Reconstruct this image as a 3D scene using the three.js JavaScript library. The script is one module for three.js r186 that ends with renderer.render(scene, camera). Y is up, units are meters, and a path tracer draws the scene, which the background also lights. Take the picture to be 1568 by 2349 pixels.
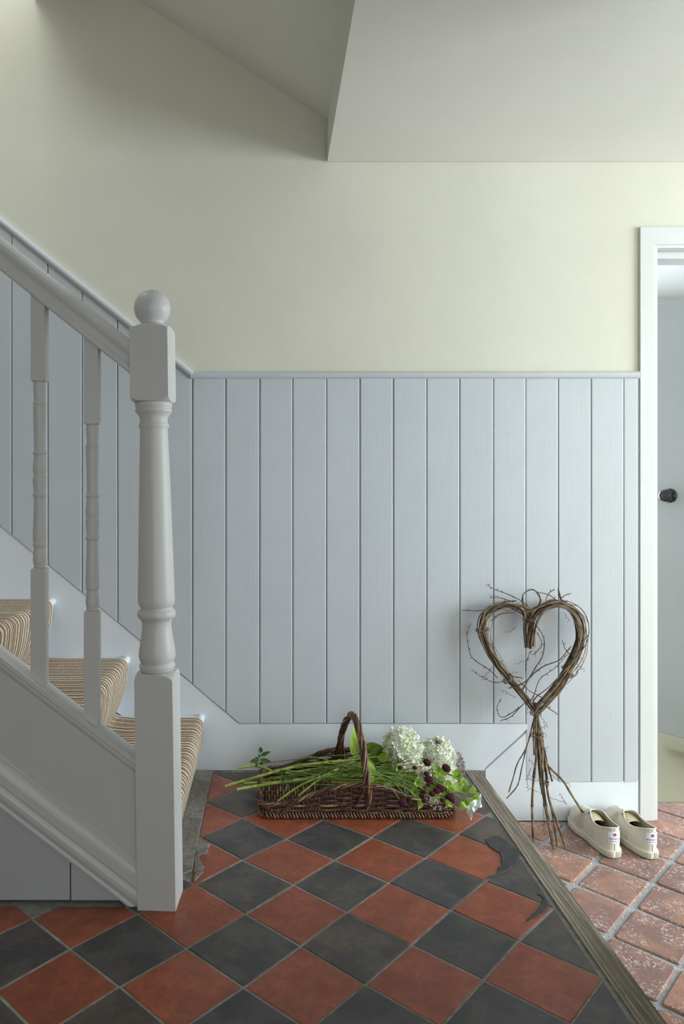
import * as THREE from 'three';
import { mergeGeometries } from 'three/addons/utils/BufferGeometryUtils.js';
import { RectAreaLightUniformsLib } from 'three/addons/lights/RectAreaLightUniformsLib.js';
import { Brush, Evaluator, INTERSECTION } from 'three-bvh-csg';

// ------------------------------------------------------------------ camera, sky, light, exposure
const FOCAL = 1668, VPX = 622, VPY = 1118, EYE = 0.909, CAMZ = 2.343;   // photograph measured as 1568 x 2349
const scene = new THREE.Scene();
const camera = new THREE.PerspectiveCamera(2 * Math.atan(2349 / 2 / FOCAL) * 180 / Math.PI, 1568 / 2349, 0.02, 40);
camera.position.set(0, EYE, CAMZ);
camera.lookAt(0, EYE, 0);
camera.setViewOffset(1568, 2349, 784 - VPX, 1174.5 - VPY, 1568, 2349);      // shift lens: walls stay upright
camera.updateProjectionMatrix();
scene.add(camera);

const renderer = new THREE.WebGLRenderer({ antialias: true });
renderer.toneMapping = THREE.LinearToneMapping;
renderer.toneMappingExposure = 1.12;
renderer.shadowMap.enabled = true;
scene.background = new THREE.Color().setRGB(0.80, 0.90, 1.0);               // overcast sky

RectAreaLightUniformsLib.init();
function daylight(name, color, intensity, w, h, pos, target) {
  const l = new THREE.RectAreaLight(color, intensity, w, h);
  l.name = name; l.position.set(...pos); l.lookAt(...target); scene.add(l);
  return l;
}
const rgb = (r, g, b) => new THREE.Color().setRGB(r, g, b);
// window of the hall in the right-hand wall (sky from above, lawn from below), the window behind the camera, the stair window upstairs, the window of the next room
daylight('hall_window_skylight', rgb(0.74, 0.87, 1.0), 12.6, 2.5, 1.5, [4.58, 1.10, 1.60], [0, -0.4, 1.60]);
daylight('hall_window_garden_light', rgb(1.0, 1.0, 0.86), 5.2, 2.5, 1.5, [4.57, 1.10, 1.60], [0, 3.2, 1.60]);
daylight('front_window_daylight', rgb(0.94, 0.98, 1.0), 3.1, 1.1, 0.9, [0.15, 0.80, 3.57], [0.15, 0.80, 0]);
daylight('stair_window_daylight', rgb(0.95, 1.0, 0.98), 8.0, 0.8, 0.7, [-1.19, 3.58, 0.42], [-1.19, 0, 0.42]);
daylight('next_room_daylight', rgb(0.82, 0.91, 1.0), 13.0, 1.0, 1.0, [1.55, 1.0, -2.55], [1.55, 1.35, 0]);

// ------------------------------------------------------------------ helpers
let seed = 20240611;
const rnd = () => { seed = (seed + 0x6D2B79F5) | 0; let t = Math.imul(seed ^ (seed >>> 15), 1 | seed); t = (t + Math.imul(t ^ (t >>> 7), 61 | t)) ^ t; return ((t ^ (t >>> 14)) >>> 0) / 4294967296; };
const rr = (a, b) => a + (b - a) * rnd();
const V3 = (x, y, z) => new THREE.Vector3(x, y, z);
const lerp = (a, b, t) => a + (b - a) * t;
const clamp = (v, a, b) => Math.min(b, Math.max(a, v));
// a point of the upright plane at depth z, and a point of the level plane at height y
const at = (px, py, z = 0) => { const Z = CAMZ - z; return [(px - VPX) / FOCAL * Z, EYE - (py - VPY) / FOCAL * Z]; };
const at3 = (px, py, z = 0) => { const p = at(px, py, z); return V3(p[0], p[1], z); };
const onFloor = (px, py, y = 0) => { const Z = FOCAL * (EYE - y) / (py - VPY); return [(px - VPX) / FOCAL * Z, CAMZ - Z]; };

const used = {};
function numbered(name) { const n = used[name] = (used[name] ?? -1) + 1; return n ? `${name}_${String(n).padStart(3, '0')}` : name; }
function shadow(m) { m.castShadow = true; m.receiveShadow = true; return m; }
function mesh(name, geo, mat, parent = scene) {
  const m = shadow(new THREE.Mesh(Array.isArray(geo) ? merge(geo) : geo, mat));
  m.name = parent === scene ? numbered(name) : name;
  parent.add(m);
  return m;
}
function tag(o, label, category, group) { o.userData.label = label; o.userData.category = category; if (group) o.userData.group = group; return o; }
function thing(name, label, category, pos = [0, 0, 0], group) {
  const g = new THREE.Group(); g.name = numbered(name); g.position.set(...pos); scene.add(g);
  return tag(g, label, category, group);
}
function struct(name, geo, mat) { const m = mesh(name, geo, mat); m.name = name; m.userData.kind = 'structure'; return m; }
function merge(list) {
  const l = list.map(g => { const n = g.index ? g.toNonIndexed() : g; for (const k of Object.keys(n.attributes)) if (!['position', 'normal', 'uv'].includes(k)) n.deleteAttribute(k); return n; });
  return l.length === 1 ? l[0] : mergeGeometries(l);
}
// uv in metres, taken from the axis that each face looks along
function boxUV(geo, ou = 0, ov = 0, swap = false) {
  const g = geo.index ? geo.toNonIndexed() : geo;
  const p = g.attributes.position, uv = new Float32Array(p.count * 2);
  const a = V3(), b = V3(), c = V3(), n = V3();
  for (let i = 0; i < p.count; i += 3) {
    a.fromBufferAttribute(p, i); b.fromBufferAttribute(p, i + 1); c.fromBufferAttribute(p, i + 2);
    n.copy(b).sub(a).cross(c.clone().sub(a));
    const ax = Math.abs(n.x), ay = Math.abs(n.y), az = Math.abs(n.z);
    [a, b, c].forEach((v, k) => {
      let s, t;
      if (ax >= ay && ax >= az) { s = v.z; t = v.y; } else if (ay >= az) { s = v.x; t = v.z; } else { s = v.x; t = v.y; }
      if (swap) [s, t] = [t, s];
      uv[(i + k) * 2] = s + ou; uv[(i + k) * 2 + 1] = t + ov;
    });
  }
  g.setAttribute('uv', new THREE.BufferAttribute(uv, 2));
  return g;
}
function box(x0, x1, y0, y1, z0, z1) { const g = new THREE.BoxGeometry(x1 - x0, y1 - y0, z1 - z0); g.translate((x0 + x1) / 2, (y0 + y1) / 2, (z0 + z1) / 2); return boxUV(g); }
// outline in x and y, from depth z0 to z1, edges softened by bevel
function slab(pts, z0, z1, bevel = 0.002, seg = 2, hole) {
  const s = new THREE.Shape(pts.map(p => new THREE.Vector2(p[0], p[1])));
  if (hole) s.holes.push(new THREE.Path(hole.map(p => new THREE.Vector2(p[0], p[1]))));
  const g = new THREE.ExtrudeGeometry(s, { depth: z1 - z0 - 2 * bevel, bevelEnabled: bevel > 0, bevelSize: bevel, bevelThickness: bevel, bevelOffset: -bevel, bevelSegments: seg, curveSegments: 8 });
  g.translate(0, 0, z0 + bevel);
  return boxUV(g);
}
// a profile (u across, v up) swept straight from a to b, v turned towards "up"
function bar(profile, a, b, up = V3(0, 1, 0)) {
  const d = b.clone().sub(a), L = d.length(); d.normalize();
  const side = d.clone().cross(up).normalize(), v = side.clone().cross(d);
  const s = new THREE.Shape(profile.map(p => new THREE.Vector2(p[0], p[1])));
  const g = new THREE.ExtrudeGeometry(s, { depth: L, bevelEnabled: false, steps: 1 });
  // local x -> side, y -> v, z -> d
  g.applyMatrix4(new THREE.Matrix4().makeBasis(side, v, side.clone().cross(v)));
  if (side.clone().cross(v).dot(d) < 0) { const m = d.clone().multiplyScalar(L); g.translate(m.x, m.y, m.z); }
  g.translate(a.x, a.y, a.z);
  return boxUV(g);
}
function tube(pts, r, seg = 24, rad = 6, closed = false) {
  const c = pts.length === 2 ? new THREE.LineCurve3(pts[0], pts[1]) : new THREE.CatmullRomCurve3(pts, closed, 'centripetal');
  return taper(c, typeof r === 'function' ? r : () => r, seg, rad);
}
function taper(curve, rf, seg = 24, rad = 6) {
  const g = new THREE.TubeGeometry(curve, seg, 1, rad, false), p = g.attributes.position;
  const c = V3(), v = V3();
  for (let i = 0; i <= seg; i++) {
    curve.getPointAt(i / seg, c);
    const r = rf(i / seg);
    for (let j = 0; j <= rad; j++) { const k = i * (rad + 1) + j; v.fromBufferAttribute(p, k).sub(c).multiplyScalar(r).add(c); p.setXYZ(k, v.x, v.y, v.z); }
  }
  // close both ends
  const L = curve.getLength(), uv = g.attributes.uv;
  for (let i = 0; i < uv.count; i++) uv.setXY(i, uv.getX(i) * L, uv.getY(i) * 0.03);
  const idx = Array.from(g.index.array);
  for (const i of [0, seg]) for (let j = 1; j < rad - 1; j++) { const o = i * (rad + 1); if (i) idx.push(o, o + j, o + j + 1); else idx.push(o, o + j + 1, o + j); }
  g.setIndex(idx);
  return g.toNonIndexed();
}
function lathe(pts, seg = 48) { return new THREE.LatheGeometry(pts.map(p => new THREE.Vector2(p[0], p[1])), seg); }

// tileable value noise
function noiseField(period, sd, pv = period) {
  const t = new Float32Array(period * pv); let s = sd * 7919 + 13;
  for (let i = 0; i < t.length; i++) { s = (Math.imul(s, 1664525) + 1013904223) | 0; let h = s ^ (s >>> 15); h = Math.imul(h, 0x2c1b3c6d); h ^= h >>> 12; t[i] = (h >>> 0) / 4294967296; }
  return (u, v) => {
    const x = u * period, y = v * pv, xi = Math.floor(x), yi = Math.floor(y); let fx = x - xi, fy = y - yi;
    fx = fx * fx * (3 - 2 * fx); fy = fy * fy * (3 - 2 * fy);
    const X0 = ((xi % period) + period) % period, X1 = (X0 + 1) % period, Y0 = ((yi % pv) + pv) % pv, Y1 = (Y0 + 1) % pv;
    return lerp(lerp(t[Y0 * period + X0], t[Y0 * period + X1], fx), lerp(t[Y1 * period + X0], t[Y1 * period + X1], fx), fy);
  };
}
function fbm(period, oct, sd) {
  const f = []; for (let i = 0; i < oct; i++) f.push(noiseField(period << i, sd + i * 31));
  return (u, v) => { let a = 0, w = 0.5, n = 0; for (const q of f) { a += w * q(u, v); n += w; w *= 0.55; } return a / n; };
}
function texture(size, fn, srgb, repeat = 1, h = size) {
  const d = new Uint8Array(size * h * 4);
  for (let y = 0; y < h; y++) for (let x = 0; x < size; x++) {
    const c = fn(x / size, y / h), k = (y * size + x) * 4;
    if (typeof c === 'number') d[k] = d[k + 1] = d[k + 2] = clamp(c * 255, 0, 255);
    else { d[k] = clamp(c[0] * 255, 0, 255); d[k + 1] = clamp(c[1] * 255, 0, 255); d[k + 2] = clamp(c[2] * 255, 0, 255); }
    d[k + 3] = 255;
  }
  const t = new THREE.DataTexture(d, size, h);
  t.wrapS = t.wrapT = THREE.RepeatWrapping; t.magFilter = THREE.LinearFilter; t.minFilter = THREE.LinearMipmapLinearFilter; t.generateMipmaps = true;
  if (srgb) t.colorSpace = THREE.SRGBColorSpace;
  if (Array.isArray(repeat)) t.repeat.set(...repeat); else t.repeat.set(repeat, repeat);
  t.needsUpdate = true;
  return t;
}
const mix3 = (a, b, t) => [lerp(a[0], b[0], t), lerp(a[1], b[1], t), lerp(a[2], b[2], t)];
const smooth = (a, b, x) => { const t = clamp((x - a) / (b - a), 0, 1); return t * t * (3 - 2 * t); };
const hex = h => [(h >> 16 & 255) / 255, (h >> 8 & 255) / 255, (h & 255) / 255];

// ------------------------------------------------------------------ materials
const M = {};
{
  const a = fbm(8, 5, 1), b = fbm(64, 3, 2);
  // plaster: rolled paint with shallow trowel waves
  const plasterBump = texture(512, (u, v) => 0.75 * a(u, v) + 0.25 * b(u, v), false, 0.9);
  const tint = (base, amt, rep, sd) => { const n = fbm(6, 5, sd); return texture(256, (u, v) => { const k = 1 + amt * (n(u, v) - 0.5); return base.map(c => c * k); }, true, rep); };
  M.plaster = new THREE.MeshStandardMaterial({ map: tint(hex(0xdbd9cb), 0.03, 0.8, 5), roughness: 0.85, bumpMap: plasterBump, bumpScale: 0.0009 });
  M.ceiling = new THREE.MeshStandardMaterial({ map: tint(hex(0xe2e1da), 0.03, 0.7, 9), roughness: 0.88, bumpMap: plasterBump, bumpScale: 0.0009 });
  M.white = new THREE.MeshStandardMaterial({ color: 0xe6e6e4, roughness: 0.8 });
  // brushed paint on wood: strokes along v, a few runs and dents
  const st = noiseField(128, 21, 6), st2 = noiseField(48, 22, 4), dn = fbm(8, 4, 23);
  const strokeBump = (sx) => texture(512, (u, v) => { const s = sx ? st(v, u) : st(u, v), q = sx ? st2(v, u) : st2(u, v); const d = dn(u, v); return 0.45 * s + 0.2 * q + 0.35 * d - (d > 0.72 ? 0.1 : 0); }, false, 2.4);
  const bv = strokeBump(false), bh = strokeBump(true);
  M.panel = new THREE.MeshStandardMaterial({ map: tint(hex(0xc4c9cf), 0.03, 1.3, 31), roughness: 0.5, bumpMap: bv, bumpScale: 0.0002 });
  M.skirting = new THREE.MeshStandardMaterial({ map: tint(hex(0xdfe4ea), 0.03, 1.1, 33), roughness: 0.5, bumpMap: bh, bumpScale: 0.0002 });
  M.paint = new THREE.MeshStandardMaterial({ map: tint(hex(0xd8d8d7), 0.03, 1.5, 35), roughness: 0.42, bumpMap: bv, bumpScale: 0.00025 });
  M.paintAlong = new THREE.MeshStandardMaterial({ map: tint(hex(0xd8d8d7), 0.03, 1.5, 36), roughness: 0.42, bumpMap: bh, bumpScale: 0.0002 });
  M.stringPaint = new THREE.MeshStandardMaterial({ map: tint(hex(0xd5d5d3), 0.03, 1.5, 37), roughness: 0.5, bumpMap: bh, bumpScale: 0.00025 });
  M.underPanel = new THREE.MeshStandardMaterial({ map: tint(hex(0xc3c6cc), 0.04, 1.5, 38), roughness: 0.5, bumpMap: bv, bumpScale: 0.0002 });
  M.casing = new THREE.MeshStandardMaterial({ map: tint(hex(0xd7d9d9), 0.03, 1.2, 39), roughness: 0.5, bumpMap: bv, bumpScale: 0.0002 });
  M.door = new THREE.MeshStandardMaterial({ map: tint(hex(0xbcc1c7), 0.03, 1.2, 40), roughness: 0.5, bumpMap: bv, bumpScale: 0.0002 });
}

// ------------------------------------------------------------------ the room
const LOW = -0.161, TOP = 1.957, BULK = 0.180, SOFF = 2.092, SLOPE = 0.632, WELL = -0.764;
const DOOR = { x0: at(1505, 0)[0], x1: at(1505, 0)[0] + 0.845, top: at(0, 571)[1] };
const wallBack = struct('wall_back', slab([[-3.0, LOW - 0.1], [DOOR.x0, LOW - 0.1], [DOOR.x0, DOOR.top], [DOOR.x1, DOOR.top], [DOOR.x1, LOW - 0.1], [4.75, LOW - 0.1], [4.75, 3.7], [-3.0, 3.7]], -0.13, 0, 0), M.plaster);
struct('wall_right', [box(4.6, 4.75, LOW - 0.1, TOP, 0, 0.34), box(4.6, 4.75, LOW - 0.1, TOP, 2.86, 3.6), box(4.6, 4.75, LOW - 0.1, 0.34, 0.34, 2.86), box(4.6, 4.75, 1.86, TOP, 0.34, 2.86)], M.plaster);
struct('wall_left', box(-3.15, -3.0, -0.1, 3.7, 0, 3.6), M.plaster);
struct('wall_front', [box(-3.0, -0.42, -0.1, TOP + 0.4, 3.6, 3.75), box(0.72, 4.6, LOW - 0.1, TOP, 3.6, 3.75), box(-0.42, 0.72, LOW - 0.1, 0.34, 3.6, 3.75), box(-0.42, 0.72, 1.26, TOP + 0.4, 3.6, 3.75), box(-3.0, WELL, TOP + 0.4, 3.7, 3.6, 3.75)], M.plaster);
struct('wall_right_001', box(0.88, 1.0, LOW - 0.1, TOP, 0.90, 3.6), M.plaster);                    // passage wall that the camera stands beside; it shades the near floor
struct('ceiling', slab([[BULK, TOP], [4.7, TOP], [4.7, TOP + 0.25], [BULK, TOP + 0.25]], 0, 3.6, 0.006), M.ceiling);
const sTop = SOFF + SLOPE * (BULK - WELL);
struct('ceiling_001', slab([[BULK, SOFF], [BULK, SOFF + 0.2], [WELL, 3.7], [WELL, 2.486], [WELL + 0.07, 2.486], [WELL + 0.07, sTop - SLOPE * 0.07]], 0, 3.6, 0), M.ceiling);
struct('ceiling_002', [box(-3.0, -1.6, 3.6, 3.7, 0, 3.6), box(-1.6, WELL, 3.6, 3.7, 0.8, 3.6)], M.ceiling);

struct('ceiling_003', box(-3.0, WELL, TOP, 3.6, 0.8, 3.6), M.ceiling);                              // the upper floor beside the stairwell

// next room, seen through the doorway
{
  const b = struct('wall_next_room', [box(0.5, 0.6, LOW, 2.2, -2.7, -0.13), box(3.2, 3.3, LOW, 2.2, -2.7, -0.13), box(0.6, 1.0, LOW, 2.2, -2.7, -2.6), box(2.1, 3.2, LOW, 2.2, -2.7, -2.6), box(1.0, 2.1, LOW, 0.45, -2.7, -2.6), box(1.0, 2.1, 1.55, 2.2, -2.7, -2.6), box(2.7, 3.2, LOW, 2.2, -0.13, -0.05)], M.white);
  struct('ceiling_next_room', box(0.5, 3.3, 2.2, 2.3, -2.7, -0.13), M.white);
}

// ------------------------------------------------------------------ panelling on the back wall
const grooves = [-190, -110, -50, 27, 110, 188, 270, 356, 441, 517.5, 595, 671, 748, 825, 902, 978, 1054, 1131, 1205, 1280, 1355.5, 1430, 1463];
const capY = px => px < 440 ? 505 + (px + 0) * (857 - 500) / 440 : 862;           // underside of the dado cap, in the photograph
const capLow = px => px < 441 ? 518 + px * (868 - 518) / 441 : 868;
const footY = px => {
  if (px < 440) return 1205 + px * (1568 - 1205) / 440;
  if (px < 548) return 1568 + (px - 440) * (1660 - 1568) / 108;
  if (px <= 1205.5) return 1660;
  return 1795;
};
mesh('backing', slab([at(-200, 370, 0), at(440, 862, 0), at(1463, 862, 0), [at(1463, 0)[0], LOW], [at(1112, 0)[0], LOW], [at(1112, 0)[0], 0.0], [at(460, 0)[0], 0.0], at(-200, 1100, 0)], 0.0, 0.005, 0), M.panel, wallBack);
for (let i = 0; i + 1 < grooves.length; i++) {
  const a = grooves[i] + 0.9, b = grooves[i + 1] - 0.9, j = () => rr(-0.8, 0.8);
  let pts;
  const ys = [a, b];
  const bottom = [];
  if (a > 1200 && a < 1210) bottom.push([b, 1790], [a, 1790]);
  else if (a < 548 && b > 548) bottom.push([b, 1660 + j()], [548, 1660], [a, footY(a)]);
  else bottom.push([b, footY(b) + j()], [a, footY(a) + j()]);
  pts = [[a + j(), capLow(a) - 4], [b + j(), capLow(b) - 4], ...bottom];
  const z1 = 0.0098 + rr(-0.0005, 0.0005);
  mesh('plank', slab(pts.map(p => at(p[0], p[1], 0.011)), 0.003, z1 + (grooves[i] < 1200 ? 0.003 : 0.001), 0.003, 2), M.panel, wallBack);
}
// dado cap: a small half-round moulding, sloping beside the stairs and level along the hall
{
  const prof = [[-0.011, 0.0], [0.010, 0.0], [0.012, 0.004], [0.012, 0.013], [0.008, 0.019], [0.002, 0.0215], [-0.004, 0.021], [-0.009, 0.017], [-0.011, 0.012]];
  const A = at3(-220, 331, 0), B = at3(441, 862, 0), C = at3(1463, 861, 0);
  const swap = p => p.map(q => [q[1], q[0]]);
  const zup = V3(0, 0, 1);
  const cap = struct('trim_1', [bar(prof, B.clone().add(V3(-0.004, 0, 0.0)), C, zup)], M.panel);
  const s = struct('trim_2', [bar(prof, A, B.clone().add(V3(0.003, -0.001, 0)), zup)], M.panel);
}
// skirting: one board on the raised hall floor, cut off at a slant by the step, and a lower one beyond it
struct('baseboard_back', slab([at(-200, 1040, .016), at(440, 1570, .016), at(548, 1662, .016), at(1212, 1662, .016), at(1212, 1672, .016), at(1112, 1764, .016), [at(1112, 0, .016)[0], 0.0], [-0.30, 0.0], [-0.30, 0.05], [-1.3, 0.75], [-1.3, 1.2]], 0.002, 0.0105, 0.002, 2), M.skirting);
struct('baseboard_back_001', slab([at(1214, 1674, .01), at(1278, 1674, .01), at(1278, 1792, .01), at(1330, 1795, .01), at(1400, 1793, .01), at(1463, 1791, .01), [at(1463, 0, .01)[0], LOW], [at(1113, 0, .01)[0], LOW], at(1113, 1766, .01)], 0.002, 0.0095, 0.001, 2), M.skirting);

// door casing and lining
{
  const x0 = at(1464, 0)[0], xi = at(1497, 0)[0], xo = DOOR.x0, yt = at(0, 523)[1], yi = at(0, 563)[1];
  const t3 = struct('trim_3', [
    slab([[x0, LOW], [xi, LOW], [xi, yi], [DOOR.x1 + 0.02, yi], [DOOR.x1 + 0.02, LOW], [DOOR.x1 + 0.08, LOW], [DOOR.x1 + 0.08, yt], [x0, yt]], 0, 0.0105, 0.0015),
  ], M.casing);
  mesh('bead', slab([[xi - 0.001, LOW], [xo, LOW], [xo, DOOR.top], [DOOR.x1, DOOR.top], [DOOR.x1, LOW], [DOOR.x1 + 0.021, LOW], [DOOR.x1 + 0.021, yi + 0.001], [xi - 0.001, yi + 0.001]], 0, 0.0075, 0.003, 3), M.casing, t3);
  mesh('lining', [box(xo - 0.012, xo + 0.0, LOW, DOOR.top, -0.13, 0.0), box(xo, DOOR.x1, DOOR.top - 0.002, DOOR.top + 0.012, -0.13, 0.0)], M.casing, t3);
  mesh('door_stop', [box(xo, DOOR.x1, DOOR.top - 0.022, DOOR.top - 0.002, -0.10, -0.03)], M.casing, t3);
}

// ------------------------------------------------------------------ staircase
const RISE = 0.186, RUN = 0.238, NOSE = -0.2105, ZO = 0.70;
const stair = thing('staircase', 'white painted wooden staircase with turned newel post climbing along the panelled wall', 'staircase');
for (let k = 1; k <= 5; k++) {
  const x = NOSE - RUN * (k - 1) - 0.011, y = RISE * k - 0.009;
  const g = new THREE.Shape(); g.moveTo(x - 0.29, y); g.lineTo(x - 0.0135, y); g.absarc(x - 0.0135, y - 0.0135, 0.0135, Math.PI / 2, -Math.PI / 2, true); g.lineTo(x - 0.29, y - 0.027);
  const e = new THREE.ExtrudeGeometry(g, { depth: ZO - 0.0108, bevelEnabled: false, curveSegments: 10 }); e.translate(0, 0, 0.0108);
  mesh('tread', boxUV(e), M.skirting, stair);
  { const q = new THREE.CapsuleGeometry(0.0125, 0.03, 6, 14); q.rotateX(Math.PI / 2); q.scale(1.05, 1, 1); q.translate(x - 0.005, y - 0.0065, 0.030); mesh('nosing_end', q, M.skirting, stair); }
  mesh('riser', box(x - 0.06, x - 0.042, y - RISE + 0.0, y - 0.027, 0.0108, ZO), M.skirting, stair);
}
// outer string: upper face, moulding, and the board under the stairs
const ZS = 0.756;
const NX = -0.2845;                                                        // left side of the newel
mesh('outer_string', slab([at(-120, 1445, ZS), at(312, 1775, ZS), at(316, 1990, ZS), at(-120, 1662, ZS)], 0.70, ZS, 0.001), M.stringPaint, stair);
{
  const lo = (px, d = 0) => 1800 + d + px * (2050 - 1800) / 314;
  const a = onFloor(0, 2070);
  mesh('under_panel', slab([at(-120, lo(-120), ZS), at(158, lo(158), ZS), [at(158, 0, ZS)[0], 0.004], [at(-120, 0, ZS)[0], 0.004]], 0.70, ZS - 0.006, 0.002), M.underPanel, stair);
  mesh('under_panel', slab([at(161, lo(161), ZS), at(317, lo(317), ZS), [at(317, 0, ZS)[0], 0.004], [at(161, 0, ZS)[0], 0.004]], 0.70, ZS - 0.005, 0.002), M.underPanel, stair);
  // moulding: fillet, cove, torus, fillet
  const mp = [[0, 0], [0, -0.089], [0.010, -0.089], [0.012, -0.084], [0.010, -0.078], [0.013, -0.074], [0.0165, -0.066], [0.017, -0.058], [0.013, -0.050], [0.0125, -0.047], [0.016, -0.043], [0.016, -0.026], [0.012, -0.022], [0.0085, -0.014], [0.0045, -0.009], [0.0045, -0.002], [0.003, 0]];
  const A = at3(-120, 1729 - 120 * 0.77, ZS - 0.001), B = at3(372, 1729 + 372 * 0.77, ZS - 0.001);
  const slope = Math.atan2(B.y - A.y, B.x - A.x);
  const up = V3(-Math.sin(slope), Math.cos(slope), 0);
  mesh('string_moulding', bar(mp, A, B, up), M.paintAlong, stair);
}
const slopeLine = (p, q, z) => [at3(...p, z), at3(...q, z)];
// base rail on the string
{
  const zf = CAMZ - 1.578;
  const [A, B] = slopeLine([-120, 1507 - 92], [345, 1507 + 345 * 0.765], zf);
  const ang = Math.atan2(B.y - A.y, B.x - A.x), up = V3(-Math.sin(ang), Math.cos(ang), 0);
  const t = [[0, 0], [0.0, -0.009], [-0.003, -0.012], [-0.003, -0.016], [-0.005, -0.021], [-0.009, -0.026], [-0.052, -0.026], [-0.055, -0.02], [-0.055, 0], [-0.002, 0.001]];
  mesh('base_rail', bar(t, A, B, up), M.paintAlong, stair);
}
// handrail
{
  const zc = CAMZ - 1.607;
  const [A, B] = slopeLine([-120, 620 - 96], [325, 620 + 325 * 0.797], zc);
  const ang = Math.atan2(B.y - A.y, B.x - A.x), up = V3(-Math.sin(ang), Math.cos(ang), 0);
  const half = [[0, 0], [0.0235, 0], [0.0265, 0.003], [0.0265, 0.011], [0.0225, 0.016], [0.0205, 0.022], [0.0215, 0.028], [0.0255, 0.034], [0.0275, 0.040], [0.0265, 0.047], [0.0225, 0.0535], [0.015, 0.058], [0.006, 0.060]];
  const full = [...half, ...half.slice(1).reverse().map(p => [-p[0], p[1]])];
  mesh('handrail', bar(full, A, B, up), M.paintAlong, stair);
}
const csg = new Evaluator(); csg.attributes = ['position', 'normal']; csg.useGroups = false;
// a square block whose ends are rounded off by the lathe
function turnedBlock(w, y0, y1, roundTop, roundBottom, drop = 0.022) {
  const b = new THREE.BoxGeometry(w, y1 - y0, w); b.translate(0, (y0 + y1) / 2, 0);
  const R = w * 0.71 + 0.001, r0 = w * 0.40, pts = [];
  pts.push([0.0001, y0 - 0.0005]);
  if (roundBottom) for (let i = 0; i <= 8; i++) { const a = i / 8 * Math.PI / 2; pts.push([r0 + (R - r0) * Math.sin(a), y0 + drop * (1 - Math.cos(a))]); }
  else pts.push([R, y0 - 0.0005]);
  if (roundTop) for (let i = 8; i >= 0; i--) { const a = i / 8 * Math.PI / 2; pts.push([r0 + (R - r0) * Math.sin(a), y1 - drop * (1 - Math.cos(a))]); }
  else pts.push([R, y1 + 0.0005]);
  pts.push([0.0001, y1 + 0.0005]);
  const l = lathe(pts, 64);
  const A = new Brush(b), B = new Brush(l); A.updateMatrixWorld(); B.updateMatrixWorld();
  return boxUV(csg.evaluate(A, B, INTERSECTION).geometry);
}
// newel post
{
  const W = 0.083, cz = 0.783 - W / 2, Zc = CAMZ - cz, s = Zc / FOCAL;
  const Y = py => EYE - (py - VPY) * s;
  const np = new THREE.Group(); np.name = 'newel_post'; stair.add(np);
  np.position.set(-0.2435, 0, cz); np.rotation.set(0, -0.07, 0.0145);
  mesh('base_block', turnedBlock(W, 0.0, Y(1537), true, false, 0.020), M.paint, np);
  mesh('top_block', turnedBlock(W, Y(924), Y(752), true, true, 0.014), M.paint, np);
  const q = [[0.0001, 1540], [38, 1540], [38, 1532], [40, 1530], [41, 1526], [40, 1522], [37.5, 1520], [37, 1517], [40, 1512], [42, 1503], [41, 1490], [37, 1465], [34, 1445], [33, 1434], [34, 1425], [37, 1418], [41, 1416], [43, 1411], [43.5, 1406], [42, 1400], [38, 1397], [35, 1394], [37, 1391], [40.5, 1386], [42, 1378], [42, 1368], [41, 1330], [39, 1250], [36.5, 1150], [34, 1060], [31.5, 990], [31.2, 984], [33.5, 981], [34.5, 977], [33.5, 973], [31.5, 970], [31.5, 962], [33.5, 955], [38, 949], [41, 946], [42, 942], [41, 939], [39, 937.5], [40.5, 935], [42.5, 931], [42, 926], [38, 922], [0.0001, 922]];
  mesh('shaft', lathe(q.map(p => [p[0] * s, Y(p[1])]), 64), M.paint, np);
  const f = [[0.0001, 756], [37, 756], [38.5, 752], [37, 748.5], [32, 747], [27, 744.5], [24, 741]];
  for (let i = 1; i <= 22; i++) { const a = lerp(-0.945, Math.PI / 2, i / 22); f.push([Math.max(0.0001, 41.5 * Math.cos(a)), 707 - 41.5 * Math.sin(a)]); }
  mesh('ball_finial', lathe(f.map(p => [p[0] * s, Y(p[1])]), 64), M.paint, np);
}
// balusters
{
  const cz = CAMZ - 1.607, s = 1.607 / FOCAL, w = 0.0305;
  const Y = py => EYE - (py - VPY) * s;
  const bal = (px, dy, bot, top) => {
    const g = new THREE.Group(); g.name = 'baluster'; stair.add(g);
    g.position.set((px - VPX) / FOCAL * (1.607 - w / 2) + w / 2, 0, cz);
    mesh('upper_block', turnedBlock(w, Y(876 + dy), Y(top), false, true, 0.005), M.paint, g);
    mesh('lower_block', turnedBlock(w, Y(bot), Y(1302 + dy), true, false, 0.006), M.paint, g);
    const q = [[0.0001, 1303], [12, 1303], [13.5, 1300], [13, 1297], [13, 1295], [15, 1288], [15.3, 1280], [14.3, 1268], [12.8, 1258], [13, 1255], [15, 1252], [15.4, 1249], [14.6, 1245], [13.6, 1243], [15, 1240], [15.2, 1230], [14, 1190], [12.8, 1145], [12.8, 1141], [15, 1138], [15.4, 1135], [15, 1132], [13.2, 1130], [13.5, 1122], [15.4, 1105], [15.6, 1097], [14.6, 1092], [13.2, 1091], [13.8, 1088.5], [13.2, 1086], [15, 1083], [15.5, 1075], [14.2, 1058], [12.8, 1046], [13, 1043.5], [15, 1041.5], [15.4, 1039], [14.6, 1036], [12.6, 1034], [13, 1000], [14.4, 950], [15, 936], [14.5, 932], [13, 931], [14.8, 928.5], [15.2, 926], [14.6, 923], [12.8, 920], [13, 912], [14.4, 893], [14.6, 885], [13.2, 881], [14, 878], [13, 875], [0.0001, 875]];
    mesh('spindle', lathe(q.map(p => [p[0] * s, Y(p[1] + dy)]), 32), M.paint, g);
  };
  bal(70, 0, 1592, 672);
  bal(192, 98, 1690, 768);
}

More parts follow.
